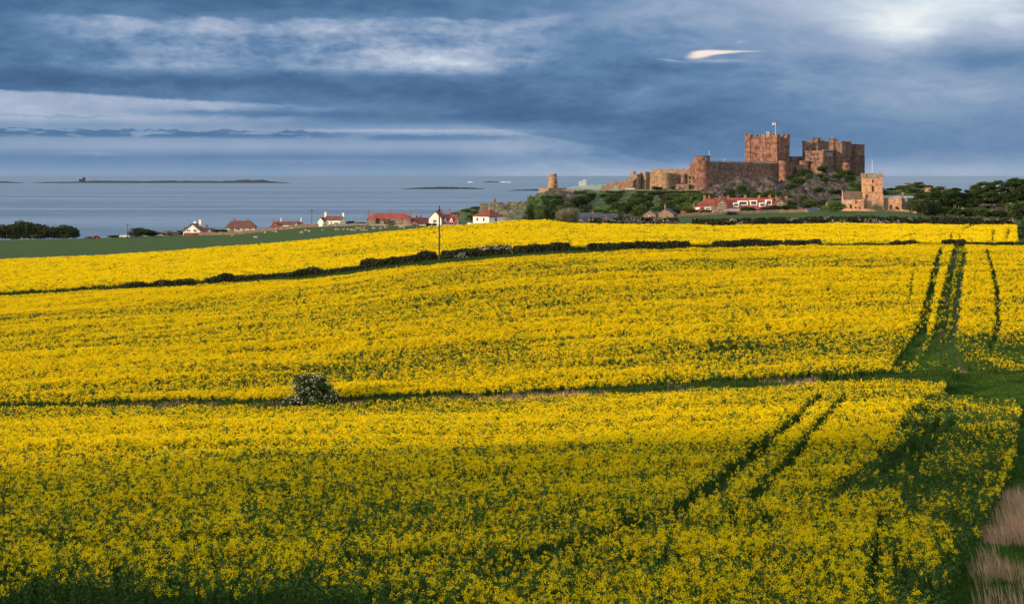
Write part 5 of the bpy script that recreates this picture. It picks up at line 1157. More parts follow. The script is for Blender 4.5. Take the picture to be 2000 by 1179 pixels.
for i in range(3): turret(s4, shift(f4[0], -.7, 1 + i * 3.0), .7, .9, cz(312, 975), cz(356, 975), 'stone', False, 'buttress')
rt = rtower('round_turret', 'stone_red', 1653, 944, 7.5, 319, 357, 1.1); round_win(rt, 1652, 323, 3, 4, 1653, 944, 7.5)

# flags and masts
def mast(label, u, vt, vb, d, r, mat='metal_white', flag=None, name='flagpole'):
    p = P(u, vb, d); t = empty(name, p); tag(t, label, 'flagpole'); h = (vb - vt) / F * d
    MB().tube([(0, 0, -.6), (0, 0, h)], [r, r * .7], 8).build('pole', mat, t); MB().cyl(0, 0, h, h + .25, r * 1.8, .02, 8).build('finial', mat, t)
    if flag:
        w, hh = flag; m = MB(); n = 8
        def wave(i): return .18 * math.sin(i * 1.1)
        def strip(x0, x1, z0, z1, e):
            mm = MB(); pts = []
            for q in (-e, e):
                for i in range(n + 1):
                    x = x0 + (x1 - x0) * i / n; pts += [(-r - x, wave(x * 4 / w * 2) + q, z0), (-r - x, wave(x * 4 / w * 2) + q, z1)]
            k = 2 * (n + 1); F_ = []
            for i in range(n): a = 2 * i; F_ += [(a, a + 2, a + 3, a + 1), (a + k, a + 1 + k, a + 3 + k, a + 2 + k), (a + 1, a + 3, a + 3 + k, a + 1 + k), (a, a + k, a + 2 + k, a + 2)]
            F_ += [(0, 1, 1 + k, k), (k - 2, 2 * k - 2, 2 * k - 1, k - 1)]
            return mm.poly(pts, F_)
        f = strip(0, w, h - hh - .15, h - .15, .02).build('flag', 'white_paint', t)
        c = strip(0, w, h - hh / 2 - .15 - hh * .12, h - hh / 2 - .15 + hh * .12, .03); c2 = strip(w * .42, w * .58, h - hh - .15, h - .15, .035); c.poly(c2.v, c2.f); c.build('cross', 'red_paint', f)
mast('white pole on the castle keep flying a white flag with red cross', 1514.5, 240, 262.5, 966, .11, flag=(2.1, 1.25))
mast('plain white pole rising from the church tower', 1703.5, 315, 343, 652, .09)
mast('short white mast on the round clock tower', 1385.2, 295, 305, 930, .12)

# windmill and its platform
p = P(1079.5, 369, 940); t = empty('windmill_tower', p); tag(t, 'round tapering stone windmill tower without sails on the headland left of the castle', 'windmill'); s_ = 940 / F
MB().cyl(0, 0, -1, 28.6 * s_, 10.6 * s_, 8 * s_, 32).build('tower', 'stone_buff', t); MB().cyl(0, 0, 28.6 * s_, 29.2 * s_, 8.4 * s_, 8.4 * s_, 32).build('cornice', 'stone_grey', t)
MB().cyl(0, 0, 29.2 * s_, 32.5 * s_, 8.1 * s_, 1.2 * s_, 32).build('cap', 'lead_roof', t)
for a, z, w, h in ((-62, 11.5, .8, 1.2), (-72, 3, 1.0, 1.3)):
    r_ = (10.6 - 2.6 * z / 28.6) * s_; m = MB(); m.box(-w / 2, w / 2, -.1, .3, 0, h); o = m.build('window', 'dark_opening', t); o.location = (math.cos(R(a)) * r_, math.sin(R(a)) * r_, z * s_); o.rotation_euler = (0, 0, R(a + 90))
t = empty('windmill_platform', P(1075, 378, 940)); tag(t, 'low stone wall platform under the windmill', 'wall'); o_ = P(1075, 378, 940)
def q2(u, d): return ((u - 1000) / F * d - o_.x, d - o_.y)
MB().prism([q2(1052, 946), q2(1071, 930), q2(1071.5, 932), q2(1053, 948)], -3, 11 * s_).build('wall', 'stone_buff', t)
MB().prism([q2(1071.6, 930.2), q2(1107, 934), q2(1107, 936), q2(1071.6, 932.2)], -3, 10.6 * s_).build('wall', 'stone', t)
MB().prism([q2(1053.5, 947.5), q2(1071.6, 932.5), q2(1107, 936.5), q2(1100, 965), q2(1060, 965)], -3, 9.5 * s_).build('floor', 'stone_grey', t)
# ruined outer wall below the windmill
t = empty('ruined_outwork', P(985, 404, 882)); tag(t, 'low ruined stone walls with a broken stub of tower above the dunes', 'ruin'); o_ = P(985, 404, 882); s_ = 882 / F
def rz_(v): return CAMZ - (v - HZ) / F * 882 - o_.z
m = MB(); pts = [(957, 396.5), (963, 396), (969, 394.5), (978, 395), (983, 398), (989, 397.5), (994, 394), (1000, 395), (1010, 394), (1020, 391.5)]
for (u0, v0), (u1, v1) in zip(pts[:-1], pts[1:]): a, b_ = q2(u0, 884), q2(u1, 884); m.prism([a, (b_[0] - .002, b_[1]), (b_[0] - .002, b_[1] + 1.2), (a[0], a[1] + 1.2)], rz_(410), [rz_(v0), rz_(v1), rz_(v1), rz_(v0)])
m.build('wall', 'stone', t)
m = MB(); 
for (u0, v0), (u1, v1) in zip([(981, 398), (985, 404), (990, 407), (991, 400.5), (1005, 400), (1015, 397.5), (1021, 398)][:-1], [(985, 404), (990, 407), (991, 400.5), (1005, 400), (1015, 397.5), (1021, 398)]):
    a, b_ = q2(u0, 876), q2(u1, 876); m.prism([a, (b_[0] - .002, b_[1]), (b_[0] - .002, b_[1] + 1), (a[0], a[1] + 1)], rz_(415), [rz_(v0), rz_(v1), rz_(v1), rz_(v0)])
m.build('wall', 'stone_buff', t)
m = MB(); q = q2(966, 885); m.cyl(q[0], q[1], rz_(405), rz_(390), 1.0, .85, 10); m.cyl(q[0], q[1], rz_(390.2), rz_(386.5), .75, .35, 10); m.build('tower_stub', 'stone_red', t)

# ------------------------------------------------------------------ field walls
def dry_wall(label, path, h, mat='stone_grey', seed=0, name='stone_wall'):
    pts = []
    for (u0, d0), (u1, d1) in zip(path[:-1], path[1:]):
        n = max(2, int(abs(u1 - u0) / 4))
        for i in range(n): t = i / n; pts.append(G(u0 + (u1 - u0) * t, d0 + (d1 - d0) * t))
    pts.append(G(*path[-1])); o = pts[0]; m = MB(); r = random.Random(seed); H = [h * r.uniform(.82, 1.15) for _ in pts]
    for a, b_, ha, hb in zip(pts[:-1], pts[1:], H[:-1], H[1:]):
        A, B_ = (a.x - o.x, a.y - o.y), (b_.x - o.x, b_.y - o.y); zb = min(a.z, b_.z) - o.z - .6
        m.prism([A, B_, (B_[0], B_[1] + .5), (A[0], A[1] + .5)], zb, [a.z - o.z + ha, b_.z - o.z + hb, b_.z - o.z + hb, a.z - o.z + ha])
    ob = m.build(name, mat); ob.location = o; tag(ob, label, 'wall'); return ob
dry_wall('rough dry stone wall along the top of the sheep pasture, left of the white cottage', [(388, 690), (440, 690), (500, 690), (560, 690), (622, 690)], 1.5, 'brown_stone', 1)
dry_wall('low dry stone wall right of the white cottage along the pasture top', [(630, 690), (720, 690)], 1.2, 'stone_grey', 2)
dry_wall('pasture wall below the long red roofed house', [(722, 688), (800, 684), (892, 672)], .9, 'stone_grey', 3)
dry_wall('pale stone wall across the meadow below the terrace', [(1268, 625), (1330, 630), (1430, 635), (1520, 640), (1602, 640)], 1.4, 'brown_stone', 4)
dry_wall('churchyard wall along the meadow in front of the church', [(1652, 640), (1720, 636), (1790, 636)], 1.0, 'church_stone', 5)

# ------------------------------------------------------------------ poles
def pole(label, u, d, vt, r, arm=0.0, dark=False, base=None):
    g = G(u, d); t = empty('telegraph_pole', g); tag(t, label, 'pole'); h = CAMZ - (vt - HZ) / F * d - g.z
    MB().tube([(0, 0, -.6), (0, 0, h * .5), (.0, 0, h)], [r, r * .85, r * .7], 8).build('pole', 'pole_wood', t)
    if arm:
        MB().box(-arm / 2, arm / 2, -.08, .08, h - .55, h - .38).build('crossarm', 'pole_wood', t)
        for x in (-arm / 2 + .1, 0, arm / 2 - .1): MB().cyl(x, 0, h - .375 if x else h, h - .1 if x else h + .25, .07, .05, 6).build('insulator', 'iron', t)
    if dark: MB().cyl(0, -.05, h - .75, h - .35, .22, .22, 8).build('transformer', 'iron', t); MB().cyl(0, 0, h, h + .3, .14, .05, 8).build('insulator', 'iron', t)
    return t
pole('tall wooden pole standing in front of the long hedge', 858, 233.2, 405, .15, dark=True)
pole('lone pole with crossarm by the sea, left of the dark round bush', 249, 690, 437, .16, 1.5)
pole('pole with crossarm on the skyline left of the white cottage', 609, 692, 410, .16, 1.8)
pole('thin pole in front of the low red roofed house', 817, 680, 423, .12)
pole('short thin pole left of the teal trimmed white house', 357, 692, 447, .13)
pole('pale short pole between the conifers and the white square house', 1030, 480, 430 - 12, .13)
pole('short pole among the bushes by the grey farm roofs', 1152, 560, 410, .12)
def post(u, d, h, label):
    g = G(u, d); o = MB().tube([(0, 0, -.3), (.02, 0, h)], [.07, .06], 6).build('fence_post', 'pole_wood'); o.location = g; tag(o, label, 'post')
post(1305, 121.5, 1.0, 'weathered post in the right part of the grass strip'); post(1586, 123, 1.1, 'weathered post at the end of the dry grass strip')
post(905, 234, 1.0, 'grey post under the blossoming hedge'); post(1146, 233.5, 1.2, 'grey gate post in the hedge gap')

# ------------------------------------------------------------------ trees
protos = {}
for key, (w, h, z0, mat, seed, n, ls, nl) in dict(
        dark=(8, 8, .05, 'leaf_dark', 1, 1500, .50, 14), dark2=(8, 7, .05, 'leaf_dark', 2, 1500, .50, 14), mid=(8, 7.5, .05, 'leaf_mid', 3, 1500, .48, 14),
        mid2=(8, 7, .08, 'leaf_mid', 4, 1500, .48, 13), light=(7, 8, .05, 'leaf_light', 5, 1300, .42, 12), grey=(7, 4.6, .05, 'leaf_grey', 6, 1300, .36, 12)).items():
    protos[key] = dict(w=w, h=h, mesh=quads_obj('crown', leaves(round_lobes(w, h * (1 - z0), h * z0, nl, seed), n, ls, seed), mat, link=False).data,
                       trunk=None)
    tm = trunk_mb(h, .16, w, seed); me = bpy.data.meshes.new('trunk'); me.from_pydata(tm.v, [], tm.f); me.materials.append(MATS['bark']); protos[key]['trunk'] = me
def ptree(kind, u, d, w, h, label, group=None, rz=None, name='tree', cat='tree', dz=0.0):
    p = protos[kind]; t = empty(name); at(t, u, d, dz); t.rotation_euler = (0, 0, random.uniform(0, 6.28) if rz is None else rz); t.scale = (w / p['w'], w / p['w'], h / p['h']); tag(t, label, cat, group)
    for nm, me in (('crown', p['mesh']), ('trunk', p['trunk'])):
        o = bpy.data.objects.new(nm, me); COL.objects.link(o); o.parent = t
    return t
gp = 'dark wind clipped trees by the shore at the left edge'
for u, vt, w in ((-14, 442, 8), (4, 440, 8.5), (20, 439, 8), (34, 436, 8), (45, 433, 8), (60, 437, 8), (74, 442, 8), (88, 445, 7.5), (100, 446, 7.5), (112, 446, 7), (124, 443, 7.5), (136, 447, 7), (145, 455, 5.5)):
    for d in (705, 722):
        uu = u + (6 if d > 710 else 0); h = (470 - vt) / F * d * 1.05
        if uu < 148: ptree('dark' if (u + d) % 2 else 'dark2', uu, d, w * (1.15 if uu < 140 else .9), h, 'dark tree in the ' + ('back' if d > 710 else 'front') + ' row of the shore clump, ' + ('at its left end' if u < 30 else 'near its highest point' if u < 65 else 'right of its highest point' if u < 105 else 'at its sloping right end'), gp)
for i, u in enumerate((28, 68, 128)): ptree('mid', u, 696, 5, 2.6, 'low greener shrub at the foot of the dark shore trees', 'greener shrubs in front of the dark shore trees', cat='shrub', name='shrub')
ptree('dark', 276, 690, 13, 5.2, 'dark domed bush standing alone by the sea, right of the lone pole', cat='bush', name='domed_bush')
ptree('dark2', 298, 696, 7, 2.6, 'low bush at the right foot of the dark domed bush', cat='bush', name='low_bush')
ptree('mid', 684, 695, 4.5, 2.6, 'wind bent bush right of the white cottage', cat='bush', name='low_bush')
ptree('mid', 700, 705, 9, 1.6, 'low scrub between white cottage and red roofed house', cat='bush', name='low_bush')
ptree('grey', 763, 676, 5, 3.6, 'bare brownish shrub in front of the red roofed house', cat='shrub', name='shrub')
hd = 'leaf_mid'
for i, (u, w) in enumerate(((421, 4), (430, 4.5), (438, 3.5))): ptree('mid2', u, 693, w, 2.8, 'green garden shrub between the teal trimmed house and the hipped house', 'garden shrubs between the two left houses', cat='shrub', name='shrub')
for u in (838, 848): ptree('mid2', u, 668, 3.2, 1.6, 'dark garden shrub beside the cream gabled house', 'garden shrubs by the cream gabled house', cat='shrub', name='shrub')
for i, (u, w, h) in enumerate(((310, 7, 2), (335, 8, 2.6), (352, 6, 2.4), (175, 6, 1.2), (225, 8, 1.4))): ptree('grey' if i % 2 else 'mid2', u, 705 + i * 3, w, h, 'low rough scrub on the dune edge near the shore', 'scrub patches on the dune edge', cat='scrub', name='scrub')
# conifers and the pale round tree
def conifer(label, u, d, w, h, seed):
    t = empty('conifer'); at(t, u, d); tag(t, label, 'tree'); r = np.random.default_rng(seed); L = []
    for i in range(9): z = h * (.12 + .86 * i / 9); q = w * .5 * (1 - (i / 9)**1.1) + .25; L += [(r.normal() * .2, r.normal() * .2, z, q, q, h * .09)] + [(q * .7 * math.cos(a + i), q * .7 * math.sin(a + i), z - .2, q * .45, q * .45, h * .07) for a in (0, 2.1, 4.2)]
    quads_obj('crown', leaves(L, 3800, .26, seed, .2), 'leaf_dark', t); MB().tube([(0, 0, -.3), (0, 0, h * .9)], [.2, .05]).build('trunk', 'bark', t)
conifer('taller dark conifer left of a pair beside the white square house', 1035, 520, 5.6, 8.8, 3)
conifer('shorter broader dark conifer right of a pair, left of the pale round tree', 1068, 520, 5.8, 8.2, 4)
L = round_lobes(8.6, 4.2, 1.6, 22, 9, 1.0)
t = tree('pale_round_tree', 'pale olive round topped tree among the farm roofs', 'tree', 8.6, 5.6, .3, 'leaf_grey', 9, 6500, .20, lobes=L); at(t, 1108, 480)
t = tree('big_round_tree', 'large rounded bright green tree in front of the church', 'tree', 10.5, 5.2, .1, 'leaf_light', 11, 8500, .22, 20); at(t, 1629, 585)
t = tree('grey_bush', 'bare pinkish grey bush against the church tower foot', 'bush', 5.6, 3.4, .05, 'leaf_grey', 12, 2600, .17, 14); at(t, 1712, 634)
t = tree('round_shrub', 'small round green shrub against the church chancel wall', 'shrub', 2.2, 2.2, .05, 'leaf_mid', 13, 900, .15, 8); at(t, 1751.5, 638)
# trees on the castle slope
r = random.Random(4); gs = 'trees covering the slope below the castle walls'
def zone(u):
    for lim, nm in ((1040, 'left of the two conifers'), (1060, 'behind the two conifers'), (1110, 'below the windmill platform'), (1170, 'below the bare wall right of the windmill'), (1230, 'below the stepped ruin'),
                    (1275, 'below the square west tower'), (1325, 'below the pale round bastion'), (1390, 'below the round clock tower'), (1415, 'behind the left gable of the terrace'), (1450, 'behind the left dormers of the terrace'), (1480, 'behind the middle of the terrace'), (1510, 'behind the right dormers of the terrace'),
                    (1540, 'behind the right gable of the terrace'), (1565, 'just right of the terrace end'), (1600, 'in the gully left of the church'), (1660, 'below the state rooms'), (1800, 'left of and behind the church tower')):
        if u < lim: return nm
spots = [(r.uniform(1026, 1384), r.uniform(765, 922)) for i in range(150)]
for u, d in spots:
    k = 'light' if (1322 < u < 1368 and r.random() < .6) or (1030 < u < 1075 and d < 850) or r.random() < .08 else r.choice(['dark', 'dark', 'mid', 'mid2', 'mid'])
    if u < 1060 and d > 860: continue
    w = r.uniform(5, 9); h = w * r.uniform(.6, .95); g = G(u, d); cap = CAMZ - (376 - HZ) / F * d - g.z
    if u < 1150: cap -= 1.5
    h = min(h, cap)
    if h < 1.5: continue
    lvl = 'high' if d > 865 else 'low'; lab = ('bright green' if k == 'light' else 'dark green') + ' tree ' + lvl + ' on the slope ' + zone(u)
    ptree(k, u, d, w, h, lab, 'slope wood: ' + lab)
for i in range(46):
    u = r.uniform(1128, 1378); d = r.uniform(896, 925); g = G(u, d); cap = CAMZ - (372.5 - HZ) / F * d - g.z
    if cap < .8: continue
    lab = 'dark low bush along the slope top ' + zone(u); ptree(r.choice(['dark', 'dark2', 'mid']), u, d, r.uniform(4, 7.5), min(cap, 3.2), lab, 'low bushes: ' + lab, cat='bush', name='bush')
for i in range(105):
    u = r.uniform(1385, 1725); d = r.uniform(765, 850) if u < 1540 else r.uniform(765, 925)
    if (u > 1690 and d > 880) or (u < 1580 and d > 830 and i % 2): continue
    k = r.choice(['mid', 'mid2', 'dark', 'grey' if r.random() < .4 else 'mid', 'light' if r.random() < .2 else 'mid2']); w = r.uniform(4, 8)
    lab = {'grey': 'pale leafless bush', 'light': 'bright green bush'}.get(k, 'green bush') + (' high' if d > 860 else ' midway' if d > 810 else ' low') + ' on the hill ' + zone(u); ptree(k, u, d, w, w * r.uniform(.5, .8), lab, 'hillside: ' + lab, cat='bush', name='bush')
for u, d, w in ((1383, 650, 4), (1376, 648, 4), (1455, 652, 5), (1468, 655, 4.5), (1495, 652, 5), (1508, 650, 6), (1520, 653, 6), (1535, 655, 6), (1548, 655, 5), (1605, 660, 5)):
    ptree(r.choice(['mid', 'mid2', 'dark']), u, d, w, w * .62, 'rounded garden bush in front of the red roofed terrace', 'garden bushes in front of the terrace', cat='bush', name='bush')
ptree('dark', 1352, 645, 6.5, 3.4, 'dark round bush against the red roofed cottage', cat='bush', name='bush')
ptree('dark', 1430, 612, 6.0, 1.5, 'low dark bush in the meadow below the terrace', cat='bush', name='bush')
for i in range(26):
    u = r.uniform(1728, 1870); d = r.uniform(830, 950); ptree(r.choice(['mid', 'grey', 'mid2', 'mid']), u, d, r.uniform(6, 10), r.uniform(2, 3.6), 'low scrub bush on the dune hill ' + ('just right of the church tower' if u < 1760 else 'left of the chimneyed stone house' if u < 1795 else 'behind the chimneyed stone house' if u < 1835 else 'above the right hand wood') + (', high up' if d > 890 else ', low down'), 'scrub on the dune hill', cat='scrub', name='scrub')
for i in range(16):
    u = r.uniform(880, 1025); d = r.uniform(770, 850); ptree('grey' if u > 930 else 'mid', u, d, r.uniform(5, 8), r.uniform(1.5, 2.6), 'low pale scrub on the dune bank behind the white square house' if u > 930 else 'low green scrub at the left end of the dune bank', 'scrub on the dune bank ' + ('pale' if u > 930 else 'green'), cat='scrub', name='scrub')
for u, d in ((1284, 931), (1291, 930), (1313, 929), (1277, 930)): ptree('mid2', u, d - 3, 3.2, 2.6, 'small bush at the foot of the pale castle bastion', 'bushes at the foot of the pale bastion', cat='bush', name='bush', dz=.3)
# windswept trees on the right
def umbrella(label, u, d, w, vt, seed, low=.45, mat='leaf_wood', vb=None, lean=-.12):
    g = G(u, d); h = (CAMZ - (vt - HZ) / F * d - g.z) * 1.22; t = empty('windswept_tree', g); tag(t, label, 'tree', 'windswept trees at the right edge'); r = np.random.default_rng(seed); L = []
    n = 46; low *= .55
    for i in range(n):
        x = r.uniform(-.55, .55); q = 1 - (1.8 * x)**2 * .40; zz = h * (low + (1 - low) * r.uniform(.15, .90) * q); s = r.uniform(.09, .15)
        L.append((x * w * .92 + lean * (zz - h * .5), r.uniform(-.3, .3) * w, zz, w * s * 1.35, w * s * 1.2, w * s * .52))
    quads_obj('crown', leaves(L, 16000, .30, seed, .2), mat, t)
    m = MB(); rr = random.Random(seed)
    for j in range(3):
        x0 = rr.uniform(-.12, .12) * w; xe = rr.uniform(-.3, .3) * w
        m.tube([(x0, 0, -.4), (x0 + (xe - x0) * .2, 0, h * .25), (x0 + (xe - x0) * .6, 0, h * .55), (xe, 0, h * .82)], [.24, .2, .14, .06], 6)
        for q in range(3): e = rr.uniform(-.3, .3) * w; m.tube([(x0 + (xe - x0) * .4, 0, h * .4), (x0 + e * .6, 0, h * .6), (x0 + e, rr.uniform(-1, 1), h * .78)], [.11, .08, .03], 5)
    m.build('trunk', 'bark', t)
umbrella('dense dark green windswept tree at the left end of the right hand wood', 1806, 640, 11, 379, 1, .02)
umbrella('broad flat topped tree second from the left of the right hand wood', 1838, 648, 14, 372, 2, .18)
umbrella('flat topped tree left of the lone brick chimney', 1868, 640, 12, 373, 3, .40)
umbrella('flat topped tree right of the lone brick chimney', 1905, 644, 12, 374, 4, .42)
umbrella('taller umbrella shaped tree with pale bare limbs', 1932, 640, 14, 365, 5, .45)
umbrella('tall umbrella shaped tree third from the right edge', 1962, 644, 14, 360, 6, .48)
umbrella('tall spreading tree next to the right edge', 1990, 640, 13, 357, 7, .50)
umbrella('spreading tree cut by the right edge', 2018, 642, 13, 358, 8, .40)
WOODF = ((1788, 600, 7, 7, 'rounded bush at the left end of the right hand wood'), (1802, 595, 8, 8, 'tall bushy mass at the left end of the right hand wood'), (1824, 598, 9, 6.5, 'dark bush under the second tree of the right hand wood'),
    (1846, 600, 7, 5, 'bush between the left trees of the right hand wood'), (1866, 600, 7, 4.5, 'bush below the lone brick chimney'), (1884, 600, 6, 4.5, 'bush just right of the lone brick chimney'), (1902, 600, 7, 4, 'low bush under the flat topped tree'),
    (1918, 600, 6, 4.5, 'bush left of the pale limbed tree'), (1934, 602, 6, 3, 'low bush under the pale limbed tree'), (1950, 600, 6, 4.5, 'bush right of the pale limbed tree'), (1966, 600, 6, 3.5, 'low bush in front of the manor gable'), (1985, 560, 8, 6.5, 'big dark bush near the right edge'), (2000, 520, 9, 7, 'large bush cut by the right edge'), (1998, 440, 7, 6, 'dark bush at the right end of the square cut hedge'))
for i, (u, d, w, h, lb) in enumerate(WOODF): ptree(['mid', 'dark', 'mid2', 'mid'][i % 4], u, d, w, h, lb, 'bushes at the foot of the right hand wood', cat='bush', name='bush')
# unseen trees added on the shade hill to dapple and soften its shadow edge
rw2 = random.Random(21)
for i in range(44):
    a = 95 + i * 4.6 + rw2.uniform(-4, 4); bb = rw2.uniform(-116, -84); x, y = a * SX - bb * SY, a * SY + bb * SX
    t = empty('hillside_tree', (x, y, gz(x, y))); w = rw2.uniform(5, 9); p = protos[rw2.choice(['mid', 'mid2', 'dark'])]; h = rw2.uniform(4, 9)
    t.scale = (w / p['w'], w / p['w'], h / p['h']); tag(t, 'unseen green tree added left of the view to dapple the shade on the lower field', 'tree', 'unseen trees added to dapple the field shade')
    for nm, me in (('crown', p['mesh']), ('trunk', p['trunk'])):
        o = bpy.data.objects.new(nm, me); COL.objects.link(o); o.parent = t
# ------------------------------------------------------------------ sheep
def sheep_mesh(name, mat, lamb):
    me = bpy.data.meshes.new(name); v = [(-.5, 0, .62), (-.2, 0, .66), (.15, 0, .66), (.45, 0, .64), (.62, 0, .70), (.80, 0, .62), (.96, 0, .50)]
    rad = [.22, .34, .35, .30, .16, .14, .08]; e = [(i, i + 1) for i in range(6)]
    for x, y in ((-.38, .15), (-.38, -.15), (.36, .15), (.36, -.15)):
        b = len(v); v += [(x, y, .42), (x, y, .2), (x + .02, y, 0)]; rad += [.10, .055, .045]; e += [(0 if x < 0 else 3, b), (b, b + 1), (b + 1, b + 2)]
    me.from_pydata(v, e, []); o = bpy.data.objects.new(name, me); COL.objects.link(o)
    sk = o.modifiers.new('s', 'SKIN'); 
    for i, q in enumerate(rad): me.skin_vertices[0].data[i].radius = (q, q)
    me.skin_vertices[0].data[0].use_root = True; ss = o.modifiers.new('u', 'SUBSURF'); ss.levels = 1; ss.render_levels = 1
    dg = bpy.context.evaluated_depsgraph_get(); dg.update(); m2 = bpy.data.meshes.new_from_object(o.evaluated_get(dg)); bpy.data.objects.remove(o)
    m2.materials.clear(); m2.materials.append(MATS[mat]); return m2
SHEEP = [(453, 462, 1), (498, 465, .6), (501.5, 465, .7), (561, 448.5, .8), (569, 447.5, .7), (533, 454, .9), (538.5, 454, .7), (517, 455.6, .6), (590, 457.4, 1.35), (596, 452.5, 1.1), (603, 453, .6),
         (631, 451.6, 1.0), (655.6, 450.6, 1), (661, 450, .8), (671, 449.6, .7), (678.5, 449.4, .6), (688, 452, 1.25), (694.5, 452.8, 1.15), (698.5, 448.2, 1.1), (703, 448, 1.0), (710.5, 447.6, 1.0), (706.6, 451.4, .9),
         (710, 451.4, .9), (716.4, 451.4, .8), (728, 447.6, 1), (732, 448, .9), (744.5, 448.3, 1), (753, 446, .9), (781, 446, 1.1), (789, 446, .9), (786, 445, .9), (540, 449.6, .9)]
sm = sheep_mesh('sheep', 'wool', 0); lm = sheep_mesh('lamb', 'lamb_wool', 1)
for i, (u, v, k) in enumerate(SHEEP):
    ds = np.linspace(370, 690, 200); g = [gz((u - 1000) / F * d, d) for d in ds]; vv = [HZ + F * (CAMZ - z) / d for z, d in zip(g, ds)]
    j = int(np.argmin(np.abs(np.array(vv) - v))); d = ds[j]; lamb = k < .75
    o = bpy.data.objects.new('lamb' if lamb else 'sheep', lm if lamb else sm); COL.objects.link(o); q = d / F * (6.2 * k) / 1.35; q = min(max(q, .7), 1.9)
    o.location = ((u - 1000) / F * d, d, g[j] - .02); o.scale = (q, q, q); o.rotation_euler = (0, 0, random.choice([0, math.pi]) + random.uniform(-.5, .5))
    plc = 'below the hipped house' if u < 510 else 'below the brown bungalow' if u < 580 else 'by the pole left of the white cottage' if u < 620 else 'below the white cottage' if u < 668 else 'just right of the white cottage' if u < 692 else 'left of the red roofed house' if u < 725 else 'below the left wing of the red roofed house' if u < 765 else 'below the right wing of the red roofed house'
    tag(o, ('small white lamb' if lamb else 'woolly sheep') + (', nearer the yellow field, ' if v > 451 else ', near the wall, ') + plc, 'lamb' if lamb else 'sheep', 'lambs in the pasture' if lamb else 'sheep in the pasture')

# ------------------------------------------------------------------ cars
def car(label, u, d, L, mat, dz=0.0, rz=0.0):
    t = empty('parked_car'); at(t, u, d, dz); t.rotation_euler = (0, 0, rz); tag(t, label, 'car'); m = MB(); sec = [(-L / 2, .35), (L / 2, .35), (L / 2, .8), (L * .28, .92), (L * .12, 1.4), (-L * .3, 1.42), (-L * .46, .95), (-L / 2, .85)]; n = len(sec)
    m.poly([(a, -.8, c) for a, c in sec] + [(a, .8, c) for a, c in sec], [tuple(range(n)), tuple(range(n, 2 * n))[::-1]] + [(i, i + n, (i + 1) % n + n, (i + 1) % n) for i in range(n)]); m.build('body', mat, t)
    g = MB(); g.poly([(-L * .40, -.815, .98), (L * .22, -.815, .98), (L * .11, -.815, 1.33), (-L * .29, -.815, 1.35)], [(0, 1, 2, 3)]); g.build('window', 'glass', t)
    for x in (-L * .3, L * .3):
        for y in (-.75, .75):
            w = MB().cyl(0, 0, -.1, .1, .32, .32, 14).build('wheel', 'tyre', t); w.location = (x, y, .32); w.rotation_euler = (R(90), 0, 0)
car('white parked car by the shore below the lone pole', 243, 693, 4.6, 'car_paint'); car('small red car by the shore near the left trees', 190, 712, 3.2, 'red_paint', .1)
car('pale parked car on the grass edge left of the teal trimmed house', 313, 690, 3.2, 'lamb_wool')
car('silver parked car beside the white garage', 1398, 645, 4.0, 'metal_white')

# ------------------------------------------------------------------ islands
def island(name, u0, u1, vw, prof, depth, mat, seed, rough=.15):
    d = CAMZ * F / (vw - HZ); n = 120; us = np.linspace(u0, u1, n); top = np.array([np.interp(u, [p[0] for p in prof], [p[1] for p in prof]) for u in us])
    h = (vw - top) / F * d; r = np.random.default_rng(seed); nz = vnoise(us / 5, us * 0 + seed, seed, 4) - .5; h = np.maximum(h * (1 + nz * rough * 3), .0); h[0] = h[-1] = -.5
    ts = np.linspace(0, 1, 14); X_ = np.zeros((14, n)); Y_ = X_.copy(); Z_ = X_.copy()
    for i, t in enumerate(ts):
        e = math.sin(math.pi * t)**.5; y = d + depth * t; X_[i] = (us - 1000) / F * d; Y_[i] = y + 8 * (vnoise(us / 9, us * 0 + i * .4, seed + 1, 3) - .5); Z_[i] = h * e + (-1.0 if i in (0, 13) else 0)
    tag(grid_mesh(name, X_, Y_, Z_, mat), kind='structure'); return d
d1 = island('island', 55, 557, 357.6, [(55, 357.4), (75, 355.8), (150, 354.6), (170, 353), (260, 353.8), (330, 353.2), (420, 354), (468, 351.6), (508, 351.4), (518, 354), (557, 357.2)], 260, 'island_rock', 1)
island('island', -60, 28, 357.6, [(-60, 354), (-10, 354.5), (18, 356), (28, 357.2)], 200, 'island_rock', 2)
island('rock_reef', 784, 945, 369.5, [(784, 369), (810, 367), (850, 365.3), (890, 365.5), (925, 367), (945, 369)], 120, 'island_rock', 3)
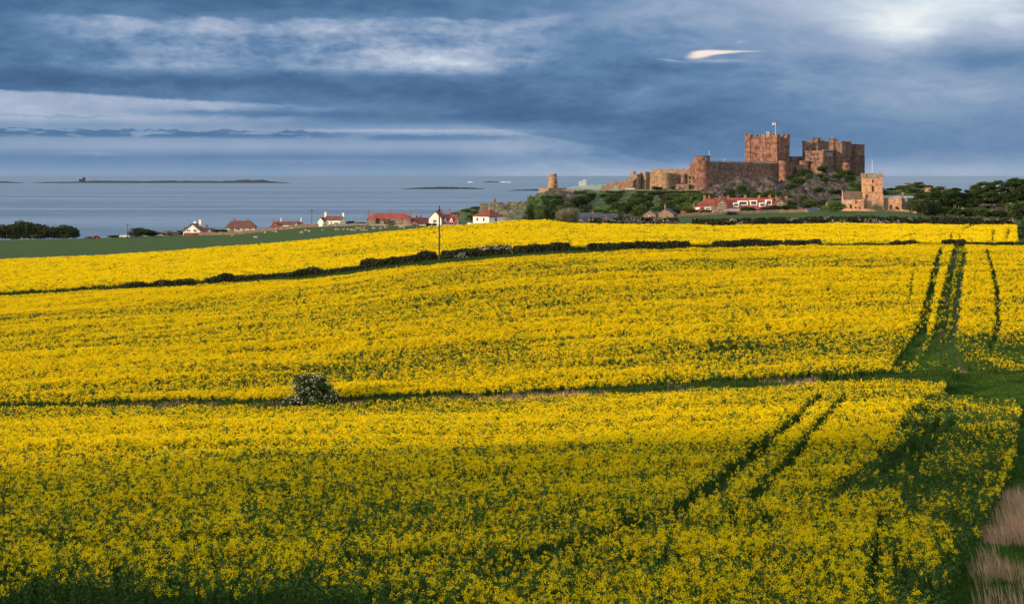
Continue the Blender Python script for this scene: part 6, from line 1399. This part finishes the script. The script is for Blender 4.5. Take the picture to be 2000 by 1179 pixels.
island('rock_reef', 992, 1060, 372.6, [(992, 372.3), (1010, 371), (1060, 369.5)], 100, 'island_rock', 4)
island('rock_reef', 942, 975, 356.4, [(942, 355.8), (955, 354), (970, 354.6), (975, 356)], 120, 'island_rock', 5)
island('surf', 912, 925, 356.5, [(912, 356), (918, 354.4), (925, 356)], 60, 'foam', 6); island('surf', 976, 998, 356.3, [(976, 355.8), (984, 354.6), (990, 355.5), (998, 354.7)], 60, 'foam', 7)
island('island', 1108, 1215, 369.0, [(1108, 368.5), (1130, 364.5), (1160, 361.5), (1195, 360.5), (1215, 361)], 300, 'island_turf', 8)
s_ = d1 / F
t = empty('island_tower', P(163, 357.6, d1 + 110)); tag(t, 'small dark square tower and low buildings on the long island on the horizon', 'tower')
MB().box(-2 * s_, 2.6 * s_, 0, 14, 2 * s_, 11.4 * s_).build('tower', 'island_rock', t); MB().box(-9 * s_, -3 * s_, 0, 12, 2 * s_, 7.6 * s_).build('building', 'island_rock', t)
d2 = CAMZ * F / 26.0; s_ = d2 / F
t = empty('distant_tower', P(1139, 369, d2 + 120)); tag(t, 'pale stone tower, its grey lightened for haze, on the low green island left of the castle', 'tower')
MB().box(-8 * s_, -.1, 0, 22, 3 * s_, 15.6 * s_).build('hall', 'tower_hazed', t); MB().box(0, 6.2 * s_, -3, 20, 3 * s_, 19 * s_).build('tower', 'tower_hazed', t)

# ------------------------------------------------------------------ sea air
def haze():
    x0, x1, y0, y1, z0, z1 = -9000, 9000, -600, 11000, -20, 90
    o = MB().box(x0, x1, y0, y1, z0, z1).build('haze', 'foam'); o.data.materials.clear()
    m = bpy.data.materials.new('haze'); m.use_nodes = True; nt = m.node_tree; nt.nodes.clear(); out = nt.nodes.new('ShaderNodeOutputMaterial'); v = nt.nodes.new('ShaderNodeVolumePrincipled')
    v.inputs['Color'].default_value = (.62, .80, 1, 1); v.inputs['Density'].default_value = 0.7e-5; v.inputs['Anisotropy'].default_value = .2; nt.links.new(v.outputs[0], out.inputs['Volume'])
    o.data.materials.append(m); tag(o, kind='stuff')
haze()
